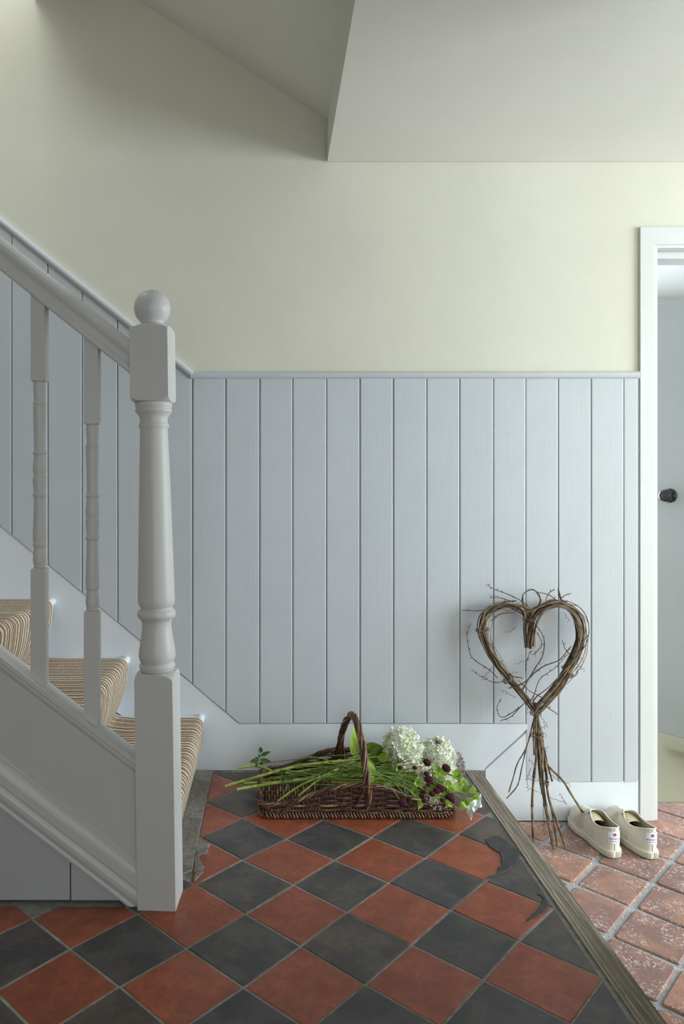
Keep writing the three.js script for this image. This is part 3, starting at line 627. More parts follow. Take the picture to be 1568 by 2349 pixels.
  // curled tendrils
  const curl = (p, dir, len, turns, rad, m = TWIG) => { const pts = []; const d = V3(...dir).normalize(), s = d.clone().cross(V3(0, 0, 1)).normalize(), o = d.clone().cross(s); p = p.clone().addScaledVector(d, -0.012).add(V3(0, 0, -0.006)); len += 0.012; for (let i = 0; i <= turns * 10 + 10; i++) { const t = i / (turns * 10 + 10), a = t * turns * 6.283, r = rad * smooth(0.3, 0.7, t); pts.push(p.clone().addScaledVector(d, len * t).addScaledVector(s, r * Math.cos(a)).addScaledVector(o, r * Math.sin(a))); } return mesh('tendril', tube(pts, u => 0.00075 * (1 - 0.3 * u), turns * 26 + 24, 4), m, w); };
  for (const [x, y, dx, dy, L, T, R] of [[1230, 440, 0.4, -1, .022, 2, .004], [650, 590, -1, -0.5, .028, 1, .004], [400, 1040, -0.8, -1, .04, 2, .004], [650, 1320, -1, 0.5, .04, 4, .004], [1340, 960, 0.8, -0.8, .035, 4, .004], [1380, 900, 0.6, -0.4, .015, 2, .004], [860, 860, 0.4, -0.2, .014, 2, .004], [880, 1330, -0.2, -0.8, .03, 4, .006], [800, 930, -1, -0.3, .04, 2, .003], [370, 580, 0.7, 0.2, .012, 1, .004], [820, 1440, -0.3, -1, .022, 2, .004], [460, 230, -1, 0.1, .02, 2, .003], [370, 110, -0.6, -0.2, .006, 1, .002], [1190, 1190, 0.4, -0.5, .012, 2, .003], [600, 1090, 1, 0.4, .03, 2, .002]])
    curl(hp(...c5(x, y), 0.014), [dx, dy, 0.15], L, T, R);
  for (const [x, y, dx, dy, L, T, R] of [[800, 180, 0.7, -1, .03, 3, .004], [800, 340, 1, 0.5, .02, 3, .005], [820, 390, 0.4, -0.7, .02, 2, .004], [650, 850, -0.7, 0.7, .015, 2, .004], [620, 1000, -0.4, -1, .025, 3, .004], [690, 1270, 1, -0.5, .025, 2, .002], [950, 1390, 1, -0.3, .045, 3, .002], [830, 1500, 0, -1, .085, 7, .003], [960, 1050, 0.5, -0.3, .018, 3, .003], [1170, 1160, 0.8, -0.5, .016, 2, .003], [860, 700, 0.2, 0.9, .02, 2, .004], [1150, 1440, -0.7, 1, .03, 4, .003], [590, 1180, 0.1, -1, .02, 3, .003], [700, 1130, 0.8, -0.1, .02, 2, .003]])
    curl(hp(...c3(x, y), 0.012), [dx, dy, 0.1], L, T, R);
  // hanging loop and wraps
  { const pts = []; for (let i = 0; i < 14; i++) { const a = i / 14 * 6.283; pts.push(hp(...c5(845 + 98 * Math.cos(a), 262 + 108 * Math.sin(a)), 0.012 + 0.005 * Math.sin(a * 2))); } mesh('hanging_loop', [tube(pts, 0.0019, 60, 6, true), tube(pts.map(p => p.clone().add(V3(rr(-.003, .003), rr(-.003, .003), 0.003))), 0.0013, 60, 5, true)], VINE[1], w); }
  const wrap = (px, py, ang, rad) => { const c = hp(px, py, 0.004), pts = []; for (let i = 0; i <= 26; i++) { const a = i / 26 * 6.283 * 2.2, k = (i / 26 - 0.5) * 0.010; pts.push(V3(c.x + Math.cos(ang) * rad * Math.cos(a) - Math.sin(ang) * k, c.y + Math.sin(ang) * rad * Math.cos(a) + Math.cos(ang) * k, c.z + rad * Math.sin(a) * 0.9)); } mesh('wrapping', tube(pts, 0.0014, 60, 5), VINE[3], w); };
  wrap(1106, 1446, 0, 0.020); wrap(1164, 1557, 0.8, 0.017); wrap(1228, 1636, 0, 0.016); wrap(1300, 1540, -0.8, 0.021); wrap(1214, 1420, 0, 0.017); wrap(1231, 1686, 0, 0.019); wrap(1252, 1796, 0, 0.008);
}

// ------------------------------------------------------------------ willow basket
const BK = { x: 0.236, z: 0.217, a: 0.266, b: 0.128 };
const rimH = t => { const q = Math.abs(t); return 0.034 + 0.056 * (1 - smooth(0.10, 0.86, q)); };
{
  const b = thing('flower_basket', 'long dark willow basket with arched handle, full of cut flowers', 'basket', [BK.x, 0, BK.z]);
  const { a, b: d } = BK, rc = 0.03;
  // rounded rectangle, s runs round it from the front left corner
  const per = []; const N = 220;
  { const S = new THREE.Shape(); S.moveTo(-a + rc, d); S.lineTo(a - rc, d); S.absarc(a - rc, d - rc, rc, Math.PI / 2, 0, true); S.lineTo(a, -d + rc); S.absarc(a - rc, -d + rc, rc, 0, -Math.PI / 2, true); S.lineTo(-a + rc, -d); S.absarc(-a + rc, -d + rc, rc, -Math.PI / 2, -Math.PI, true); S.lineTo(-a, d - rc); S.absarc(-a + rc, d - rc, rc, Math.PI, Math.PI / 2, true); for (const p of S.getSpacedPoints(N)) per.push(p); per.pop(); }
  const L = per.reduce((s, p, i) => s + p.distanceTo(per[(i + 1) % N]), 0);
  const P = i => { const k = ((i % N) + N) % N, f = k - Math.floor(k), p = per[Math.floor(k)], q = per[(Math.floor(k) + 1) % N]; return [lerp(p.x, q.x, f), lerp(p.y, q.y, f)]; };
  const nrm = i => { const p = P(i - 1), q = P(i + 1); const dx = q[0] - p[0], dz = q[1] - p[1], l = Math.hypot(dx, dz); return [-dz / l, dx / l]; };
  const hAt = i => { const p = P(i); return Math.abs(p[1]) > d - rc ? rimH(p[0] / a) : 0.036; };
  const wall = (i, y, off) => { const p = P(i), n = nrm(i), o = off + y * 0.10; return V3(p[0] + n[0] * o, y, p[1] + n[1] * o); };
  const pitch = N / Math.round(L / 0.043);
  // stakes
  const st = [];
  for (let i = 0; i < N - 0.5; i += pitch) st.push(tube([wall(i, 0.006, 0), wall(i, hAt(i) + 0.002, 0)], 0.0024, 3, 6));
  const sk = mesh('stakes', st, WILLOW[1], b); sk.userData.kind = 'stuff';
  // weavers
  let lvl = 0;
  for (let y = 0.0165; y < 0.088; y += 0.0066, lvl++) {
    const full = y < 0.030;
    const runs = [];
    if (full) runs.push([0, N]);
    else { let on = null; for (let i = 0; i <= N; i++) { const ok = hAt(i) > y + 0.004; if (ok && on === null) on = i; if ((!ok || i === N) && on !== null) { if (i - on > 6) runs.push([on, i]); on = null; } } }
    for (const [i0, i1] of runs) {
      // each run is several rods laid end to end
      const nseg = Math.max(1, Math.round((i1 - i0) / 34));
      for (let s = 0; s < nseg; s++) {
        const from = lerp(i0, i1, s / nseg) - (s ? 3 : 0), to = lerp(i0, i1, (s + 1) / nseg) + (s < nseg - 1 ? 3 : 0), pts = [], n = Math.max(6, Math.round((to - from) / 2));
        for (let k = 0; k <= n; k++) {
          const i = lerp(from, to, k / n), ph = Math.sin(Math.PI * i / pitch + Math.PI * lvl) * 0.0042;
          const hh = hAt(i); const yy = Math.min(y + 0.10 * Math.max(0, hh - 0.05) * (y / 0.08) + rr(-0.0008, 0.0008), hh - 0.002);
          pts.push(wall(i, yy, ph));
        }
        const R = rr(0.0026, 0.0036);
        mesh('weaver', tube(pts, u => R * (0.8 + 0.2 * Math.sin(Math.PI * u)), n * 2, 6), pick(WILLOW), b);
      }
    }
  }
  // plaited rim
  for (let s = 0; s < 4; s++) {
    const pts = []; for (let k = 0; k < 150; k++) { const i = k / 150 * N, q = k / 150 * 6.283 * 15 + s * 6.283 / 4; pts.push(wall(i, hAt(i) + 0.003 + 0.0045 * Math.sin(q), 0.0055 * Math.cos(q))); }
    mesh('rim_strand', tube(pts, 0.0031, 300, 5, true), WILLOW[(s * 2 + 1) % 5], b);
  }
  // coiled foot border
  { const c = [], c2 = []; const n = Math.round(L / 0.0088); for (let k = 0; k < n; k++) { const i = k / n * N, q = rr(-0.6, 0.6); (k % 3 ? c : c2).push(tube([wall(i - 0.7, 0.0165, 0.003), wall(i - 0.2, 0.012, 0.0072), wall(i + 0.3 + q * 0.3, 0.0055, 0.0066), wall(i + 0.8, 0.0035, -0.002)], rr(0.0030, 0.0037), 6, 5)); } mesh('foot_border', c, WILLOW[3], b).userData.kind = 'stuff'; mesh('foot_border', c2, WILLOW[1], b).userData.kind = 'stuff'; }
  // woven bottom
  { const rows = [[], [], []]; const n = 62; for (let k = 0; k < n; k++) { const x = lerp(-a + 0.006, a - 0.006, k / (n - 1)), pts = []; for (let j = 0; j <= 16; j++) { const z = lerp(-d + 0.004, d - 0.004, j / 16); pts.push(V3(x + rr(-.0006, .0006), 0.010 + 0.0034 * Math.sin(Math.PI * j / 2 + Math.PI * k), z)); } rows[Math.floor(rnd() * 3)].push(tube(pts, 0.0034, 32, 5)); }
    rows.forEach((q, i) => mesh('bottom_weave', q, WILLOW[[3, 1, 3][i]], b).userData.kind = 'stuff');
    const cr = []; for (let j = 0; j < 8; j++) cr.push(tube([V3(-a, 0.010, lerp(-d, d, (j + 0.5) / 8)), V3(a, 0.010, lerp(-d, d, (j + 0.5) / 8))], 0.003, 2, 6)); mesh('bottom_stakes', cr, WILLOW[0], b).userData.kind = 'stuff'; }
  // twisted handle, each foot split in two
  const H = [V3(0.012, 0.030, 0.130), V3(0.022, 0.085, 0.137), V3(0.022, 0.150, 0.118), V3(0.016, 0.205, 0.082), V3(0.008, 0.238, 0.035), V3(0.000, 0.240, -0.015), V3(-0.010, 0.205, -0.066), V3(-0.020, 0.150, -0.104), V3(-0.024, 0.085, -0.130), V3(-0.022, 0.030, -0.132)];
  const hc = new THREE.CatmullRomCurve3(H);
  for (let s = 0; s < 7; s++) {
    const pts = [], sh = (s % 2 ? 1 : -1) * 0.016;
    for (let k = 0; k <= 48; k++) {
      const u = k / 48, p = hc.getPoint(u), t = hc.getTangent(u), n1 = V3(1, 0, 0), n2 = t.clone().cross(n1).normalize(), q = u * 6.283 * 2.6 + s * 0.897, e = Math.min(u, 1 - u), spread = 1 - smooth(0.02, 0.20, e), r = s === 0 ? 0.001 : 0.0072;
      pts.push(p.clone().addScaledVector(n1, r * Math.cos(q) * (1 - 0.5 * spread) + sh * spread).addScaledVector(n2, r * Math.sin(q) * (1 - 0.4 * spread)));
    }
    mesh('handle_rod', tube(pts, rr(0.0033, 0.0042), 110, 6), WILLOW[[1, 3, 0, 1, 2, 3, 0][s]], b);
  }
}

// ------------------------------------------------------------------ cut flowers in the basket
const green = (h, h2, sd, tr = 0.35) => { const n = fbm(6, 4, sd), vn = noiseField(16, sd + 2); return new THREE.MeshPhysicalMaterial({ map: texture(128, (u, v) => mix3(hex(h), hex(h2), clamp(0.6 * n(u, v) + 0.4 * vn(u, v * 0.3), 0, 1)), true, 1), roughness: 0.6, transmission: tr, thickness: 0, side: THREE.DoubleSide }); };
const G = {
  stem: [bark(hex(0x5e7a24), hex(0x93a83c), 930, 0.5), bark(hex(0x4d6a26), hex(0x7f9638), 931, 0.5), bark(hex(0x809a34), hex(0xbcc866), 932, 0.5)],
  thin: [bark(hex(0x3f5a24), hex(0x6f8a38), 933, 0.6), bark(hex(0x5f7c30), hex(0x93aa50), 934, 0.6)],
  leaf: green(0x7fa032, 0xa9c24a, 940), bright: green(0x9dc034, 0xc3dc58, 941, 0.45), dark: green(0x3f6226, 0x5d7f38, 942, 0.25), bell: green(0xa2c64a, 0xcfe486, 943, 0.4), pale: green(0xb4cf96, 0xd9e8c4, 944, 0.4),
  petal: new THREE.MeshPhysicalMaterial({ color: 0xf3f4ea, roughness: 0.75, transmission: 0.25, thickness: 0, side: THREE.DoubleSide }),
  petal2: new THREE.MeshPhysicalMaterial({ color: 0xe4ebc4, roughness: 0.75, transmission: 0.25, thickness: 0, side: THREE.DoubleSide }),
  crimson: new THREE.MeshStandardMaterial({ color: 0x4a1020, roughness: 0.8 }), umbel: new THREE.MeshStandardMaterial({ color: 0xa8968e, roughness: 0.9 }), umbelDark: new THREE.MeshStandardMaterial({ color: 0x6d5a5a, roughness: 0.9 }), umbelPale: new THREE.MeshStandardMaterial({ color: 0xd6c9cd, roughness: 0.9 }),
};
// a leaf from base to tip, folded along its rib and drooping
function leafGeo(base, tip, width, up, droop = 0.15, serr = 0, round = 0.45) {
  const d = tip.clone().sub(base), L = d.length(); d.normalize();
  const s = d.clone().cross(up).normalize(), n = s.clone().cross(d).normalize();
  const pos = [], uv = [], idx = [], R = serr ? 22 : 12, C = 4;
  for (let i = 0; i <= R; i++) {
    const t = i / R; let w = width * Math.pow(Math.sin(Math.PI * Math.pow(t, round < 0.5 ? 0.75 : 1)), 0.8) * (t > 0.999 || t < 0.001 ? 0 : 1);
    if (serr) w *= 1 + serr * (i % 2 ? 0.5 : -0.5);
    for (let j = -C; j <= C; j++) {
      const q = j / C, p = base.clone().addScaledVector(d, L * t).addScaledVector(s, w * q).addScaledVector(n, width * 0.30 * q * q - L * droop * t * t + width * 0.06 * Math.sin(t * 14 + q * 5));
      pos.push(p.x, p.y, p.z); uv.push(0.5 + q * 0.5, t);
    }
  }
  const W = 2 * C + 1;
  for (let i = 0; i < R; i++) for (let j = 0; j < W - 1; j++) { const a = i * W + j; idx.push(a, a + 1, a + W, a + 1, a + W + 1, a + W); }
  const g = new THREE.BufferGeometry(); g.setAttribute('position', new THREE.Float32BufferAttribute(pos, 3)); g.setAttribute('uv', new THREE.Float32BufferAttribute(uv, 2)); g.setIndex(idx); g.computeVertexNormals();
  return g;
}
const zUp = V3(0, 0.6, 0.8);
// hydrangea: a stem and a mop of four-petalled florets
function florets(c, R, n, size, sq = [1, 1, 1]) {
  const out = [[], []];
  for (let i = 0; i < n; i++) {
    const y = 1 - 2 * (i + 0.5) / n, a = i * 2.39996, r = Math.sqrt(1 - y * y), dir = V3(r * Math.cos(a), y, r * Math.sin(a));
    const k = rr(0.86, 1.08), p = V3(c.x + dir.x * R * sq[0] * k, c.y + dir.y * R * sq[1] * k, c.z + dir.z * R * sq[2] * k);
    const nn = dir.clone().add(V3(rr(-.7, .7), rr(-.7, .7), rr(-.7, .7))).normalize(), s = nn.clone().cross(V3(rr(-1, 1), rr(-1, 1), rr(-1, 1))).normalize(), t = nn.clone().cross(s), pos = [];
    for (let q = 0; q < 4; q++) {
      const b = q * Math.PI / 2, u = s.clone().multiplyScalar(Math.cos(b)).addScaledVector(t, Math.sin(b)), v = nn.clone().cross(u), z = size * rr(0.8, 1.15), lift = rr(0.1, 0.45);
      const A = p.clone(), B = p.clone().addScaledVector(u, z * 0.6).addScaledVector(v, z * 0.42).addScaledVector(nn, z * lift * 0.6), D = p.clone().addScaledVector(u, z * 0.6).addScaledVector(v, -z * 0.42).addScaledVector(nn, z * lift * 0.6), E = p.clone().addScaledVector(u, z * 1.02).addScaledVector(v, z * 0.18).addScaledVector(nn, z * lift * 1.2), F = p.clone().addScaledVector(u, z * 1.02).addScaledVector(v, -z * 0.18).addScaledVector(nn, z * lift * 1.2);
      for (const T of [[A, B, D], [B, E, D], [E, F, D]]) for (const x of T) pos.push(x.x, x.y, x.z);
    }
    const g = new THREE.BufferGeometry(); g.setAttribute('position', new THREE.Float32BufferAttribute(pos, 3)); g.setAttribute('uv', new THREE.Float32BufferAttribute(new Float32Array(pos.length / 3 * 2), 2)); g.computeVertexNormals();
    out[rnd() < 0.72 ? 0 : 1].push(g);
  }
  return out;
}
const bk = (px, py, z) => at3(px, py, z);
function stemTube(t, r, m, parent, name = 'stem') { const pts = t.map(p => bk(...p)); return mesh(name, tube(pts, u => r * (1 - 0.25 * u), 36, 7), m, parent); }
function hydrangea(label, stem, r, c, R, n, sq, mats) {
  const t = thing('hydrangea_stem', label, 'flower');
  stemTube(stem, r, G.stem[2], t);
  const head = florets(bk(...c), R, n, 0.0105, sq);
  const h = mesh('flower_head', head[0], mats[0], t); h.userData.kind = 'stuff';
  const h2 = mesh('flower_head', head[1], mats[1], t); h2.userData.kind = 'stuff';
  const core = new THREE.IcosahedronGeometry(R * 0.8, 3); core.scale(...sq); const q = bk(...c); core.translate(q.x, q.y, q.z); mesh('flower_core', core, new THREE.MeshStandardMaterial({ color: 0xcdd8a0, roughness: 0.9 }), t);
  return t;
}
hydrangea('large white hydrangea head, the tallest bloom, standing nearest the basket handle', [[516, 1804, .22], [590, 1782, .215], [690, 1756, .20], [800, 1744, .19], [900, 1732, .185]], 0.0044, [922, 1716, .18], 0.056, 330, [0.95, 1.0, 0.85], [G.petal, G.petal2]);
hydrangea('white hydrangea head leaning right beside the spiky dark seed head', [[545, 1762, .14], [590, 1757, .14], [640, 1773, .145], [740, 1762, .145], [860, 1752, .14], [985, 1742, .14]], 0.0036, [1002, 1735, .135], 0.052, 280, [0.95, 1.0, 0.8], [G.petal, G.petal2]);
hydrangea('greenish cream hydrangea head low in the basket under the burnet heads', [[543, 1811, .27], [620, 1798, .265], [720, 1785, .255], [820, 1780, .25], [920, 1778, .24]], 0.0046, [942, 1775, .225], 0.046, 200, [1.2, 0.75, 0.8], [G.petal2, G.petal]);
hydrangea('cream hydrangea head hanging over the right end of the basket', [[558, 1797, .20], [640, 1794, .20], [760, 1780, .20], [880, 1772, .20], [1000, 1770, .20]], 0.0040, [1016, 1778, .20], 0.040, 190, [0.9, 1.1, 0.8], [G.petal, G.petal2]);
// burnet heads on wiry stems
{
  const heads = [[979, 1749, 7.5, .27], [1023, 1762, 8, .25], [951, 1761, 4.2, .28], [917, 1761, 4, .29], [983, 1788, 8, .29], [962, 1810, 4.8, .31], [982, 1800, 4.5, .30], [1010, 1809, 8, .30], [1001, 1814, 6, .31], [991, 1821, 5.5, .32], [972, 1817, 4.5, .32], [1030, 1830, 7, .30], [1038, 1838, 4.5, .31], [973, 1837, 5, .34], [923, 1842, 8, .365], [938, 1832, 4.5, .35], [1014, 1836, 4.5, .33], [978, 1775, 5, .27]];
  for (const [i, [px, py, r, z0]] of heads.entries()) {
    const z = z0 + 0.035;
    const big = r > 6, t = thing('burnet_stem', big ? { 0: 'plump crimson burnet head before the gap between the two tall white hydrangeas', 1: 'plump crimson burnet head near the brownish umbel, alone before a white hydrangea', 4: 'plump crimson burnet head topping a short column of buds in the flowers', 7: 'plump crimson burnet head with smaller heads crowded against its side', 11: 'plump crimson burnet head touching the basket rim where bell-flowers spill out', 14: 'plump crimson burnet head hanging before the woven front of the basket' }[i] : 'small dark crimson burnet bud on a wiry green stem among the flowers', 'flower', [0, 0, 0], big ? 'plump burnet heads in the basket' : 'small burnet buds in the basket');
    const c = bk(px, py, z), R = r * (CAMZ - z) / FOCAL, sy = rr(-10, 20);
    stemTube([[640 + rr(0, 160), 1768 + rr(-12, 26), lerp(.2, z, .5)], [790 + rr(-20, 30), 1768 + rr(-18, 20), lerp(.22, z, .7)], [lerp(860, px, 0.4), lerp(1772 + sy, py, 0.45) - 6, lerp(.25, z, .8)], [px - 2, py, z]], 0.0011, pick(G.thin), t);
    const bs = []; const n = big ? 60 : 34;
    const dir = V3(0.8, -0.35 + rr(-.3, .3), rr(-.2, .3)).normalize(), q = new THREE.Quaternion().setFromUnitVectors(V3(0, 1, 0), dir);
    for (let k = 0; k < n; k++) { const y = 1 - 2 * (k + 0.5) / n, a = k * 2.39996, rad = Math.sqrt(1 - y * y); const g = new THREE.IcosahedronGeometry(R * (big ? 0.26 : 0.34), 0); const v = V3(rad * Math.cos(a) * R * 0.86, y * R * 1.15, rad * Math.sin(a) * R * 0.86).applyQuaternion(q); g.translate(c.x + v.x, c.y + v.y, c.z + v.z); bs.push(g); }
    const core = new THREE.IcosahedronGeometry(R * 0.86, 1); core.scale(1, 1.15, 1); core.applyQuaternion(q); core.translate(c.x, c.y, c.z); bs.push(core);
    mesh('flower_head', bs, G.crimson, t);
  }
}
// green bell-flowers, several cups on each stalk
{
  const cup = (c, dir, R, m, parent) => {
    const prof = [[0.12, -0.75], [0.30, -0.6], [0.48, -0.3], [0.62, 0.05], [0.82, 0.38], [1.02, 0.55]];
    const g = lathe(prof.map(p => [p[0] * R, p[1] * R]), 15), p = g.attributes.position;
    for (let i = 0; i < p.count; i++) { const x = p.getX(i), y = p.getY(i), z = p.getZ(i), a = Math.atan2(z, x), k = 1 + (y > 0.2 * R ? 0.17 : 0.06) * Math.sin(5 * a); p.setXYZ(i, x * k, y + (y > 0.2 * R ? 0.12 * R * Math.sin(5 * a + 1) : 0), z * k); }
    g.computeVertexNormals(); g.applyQuaternion(new THREE.Quaternion().setFromUnitVectors(V3(0, 1, 0), V3(...dir).normalize())); g.translate(c.x, c.y, c.z);
    mesh('bell', g, m, parent);
  };
  const stalks = [
    ['green bell-flower stalk whose cups spill past the right end of the basket', [[760, 1790, .26], [900, 1790, .28], [1000, 1795, .31], [1066, 1838, .33]], [[1060, 1849, .345, 19, [0.2, -0.9, 0.5]], [1076, 1836, .335, 15, [0.9, -0.3, 0.3]], [1083, 1814, .32, 17, [0.9, 0.4, 0.2]], [1066, 1812, .31, 15, [-0.3, 0.5, 0.8]], [1092, 1826, .33, 13, [1, -0.2, 0.1]]]],
    ['green bell-flower stalk with pale cups standing up at the right end of the basket', [[780, 1785, .24], [900, 1775, .25], [1000, 1772, .26], [1050, 1782, .27]], [[1049, 1778, .275, 17, [-0.5, 0.4, 0.8]], [1060, 1796, .275, 16, [0.5, 0.4, 0.6]], [1003, 1766, .285, 13, [-0.1, 0.5, 0.9]], [1006, 1786, .28, 12, [0.2, 0.9, 0.3]]]],
    ['green bell-flower stalk with closed cups drooping over the front rim of the basket', [[780, 1800, .28], [880, 1808, .31], [940, 1825, .34], [960, 1838, .36]], [[964, 1843, .37, 17, [0.6, -0.7, 0.5]], [957, 1795, .33, 16, [0.4, 0.2, 0.9]], [1026, 1842, .355, 13, [0.5, -0.6, 0.6]], [951, 1816, .345, 12, [0.1, 0.3, 0.9]]]],
    ['green bell-flower stalk with whitish cups lying near the middle of the basket', [[760, 1795, .27], [850, 1795, .29], [930, 1805, .31], [980, 1812, .32]], [[934, 1812, .325, 11, [-0.3, 0.5, 0.8]], [930, 1800, .31, 10, [0.1, 0.7, 0.7]], [985, 1816, .32, 15, [0.3, 0.5, 0.8]], [1030, 1812, .31, 15, [0.4, 0.7, 0.5]], [915, 1768, .28, 12, [0.1, 0.7, 0.6]]]],
  ];
  for (const [i, [label, stem, cups]] of stalks.entries()) {
    const t = thing('bell_flower_stem', label, 'flower');
    stemTube(stem, 0.0022, pick(G.stem), t);
    for (const [px, py, z, r, dir] of cups) cup(bk(px, py, z), dir, r * 0.70 * (CAMZ - z) / FOCAL, i === 3 && r < 12 ? G.pale : G.bell, t);
    for (const [k, [px, py, z, r]] of cups.entries()) { const c = bk(px, py, z), e = c.clone().add(V3(rr(-.02, .02), rr(-.012, .02), rr(-.005, .012))); mesh('leaf', leafGeo(c, e, 0.006, zUp, 0.1), G.leaf, t); }
  }
}
// wild carrot umbels
function umbel(label, stem, c, dir, R, dome, mats, name = 'wild_carrot_stem') {
  const t = thing(name, label, 'flower');
  stemTube(stem, 0.0013, pick(G.thin), t);
  const o = bk(...c), q = new THREE.Quaternion().setFromUnitVectors(V3(0, 1, 0), V3(...dir).normalize()), dots = [[], []], ribs = [];
  for (let i = 0; i < 26; i++) {
    const r = Math.sqrt((i + 0.5) / 26), a = i * 2.39996, p = V3(r * Math.cos(a) * R, dome * R * (1 - r * r) + R * 0.35, r * Math.sin(a) * R);
    ribs.push(tube([o, o.clone().add(p.clone().multiplyScalar(0.9).applyQuaternion(q))], 0.0004, 1, 3));
    for (let k = 0; k < 9; k++) { const v = p.clone().add(V3(rr(-1, 1), rr(-.7, .7), rr(-1, 1)).multiplyScalar(R * 0.17)).applyQuaternion(q), g = new THREE.IcosahedronGeometry(rr(0.0010, 0.0019), 0); g.translate(o.x + v.x, o.y + v.y, o.z + v.z); dots[k % 3 ? 0 : 1].push(g); }
  }
  mesh('ribs', ribs, G.thin[0], t).userData.kind = 'stuff';
  dots.forEach((d, i) => mesh('florets', d, mats[i], t).userData.kind = 'stuff');
}
umbel('brownish grey umbel seed head turned away at the far right of the flowers', [[860, 1752, .16], [960, 1748, .15], [1040, 1753, .14]], [1046, 1755, .14], [1, 0.15, 0.1], 0.036, 0.25, [G.umbel, G.umbelDark]);
umbel('pale mauve lacy umbel lying along the middle of the flowers', [[820, 1775, .26], [900, 1772, .27], [960, 1776, .285]], [966, 1780, .285], [0.3, 0.55, 0.8], 0.026, 0.25, [G.umbelPale, G.umbel]);
umbel('pale mauve lacy umbel resting by the front rim of the basket', [[840, 1800, .28], [930, 1815, .31], [985, 1832, .33]], [992, 1838, .335], [0.2, 0.7, 0.6], 0.028, 0.2, [G.umbelPale, G.umbel]);
{ // spiky dark seed head
  const t = thing('spiky_seed_head', 'spiky dark seed head on a green stem above the white hydrangeas', 'flower');
  stemTube([[870, 1716, .20], [930, 1706, .205], [990, 1704, .205]], 0.0013, G.thin[0], t);
  const c = bk(1000, 1703, .207), s = [];
  for (let i = 0; i < 26; i++) { const y = 1 - 2 * (i + 0.5) / 26, a = i * 2.39996, r = Math.sqrt(1 - y * y), d = V3(r * Math.cos(a) + 0.4, y, r * Math.sin(a)); s.push(tube([c, c.clone().addScaledVector(d, rr(0.010, 0.019))], 0.0008, 1, 4)); }
  mesh('spikes', s, G.umbelDark, t);
}
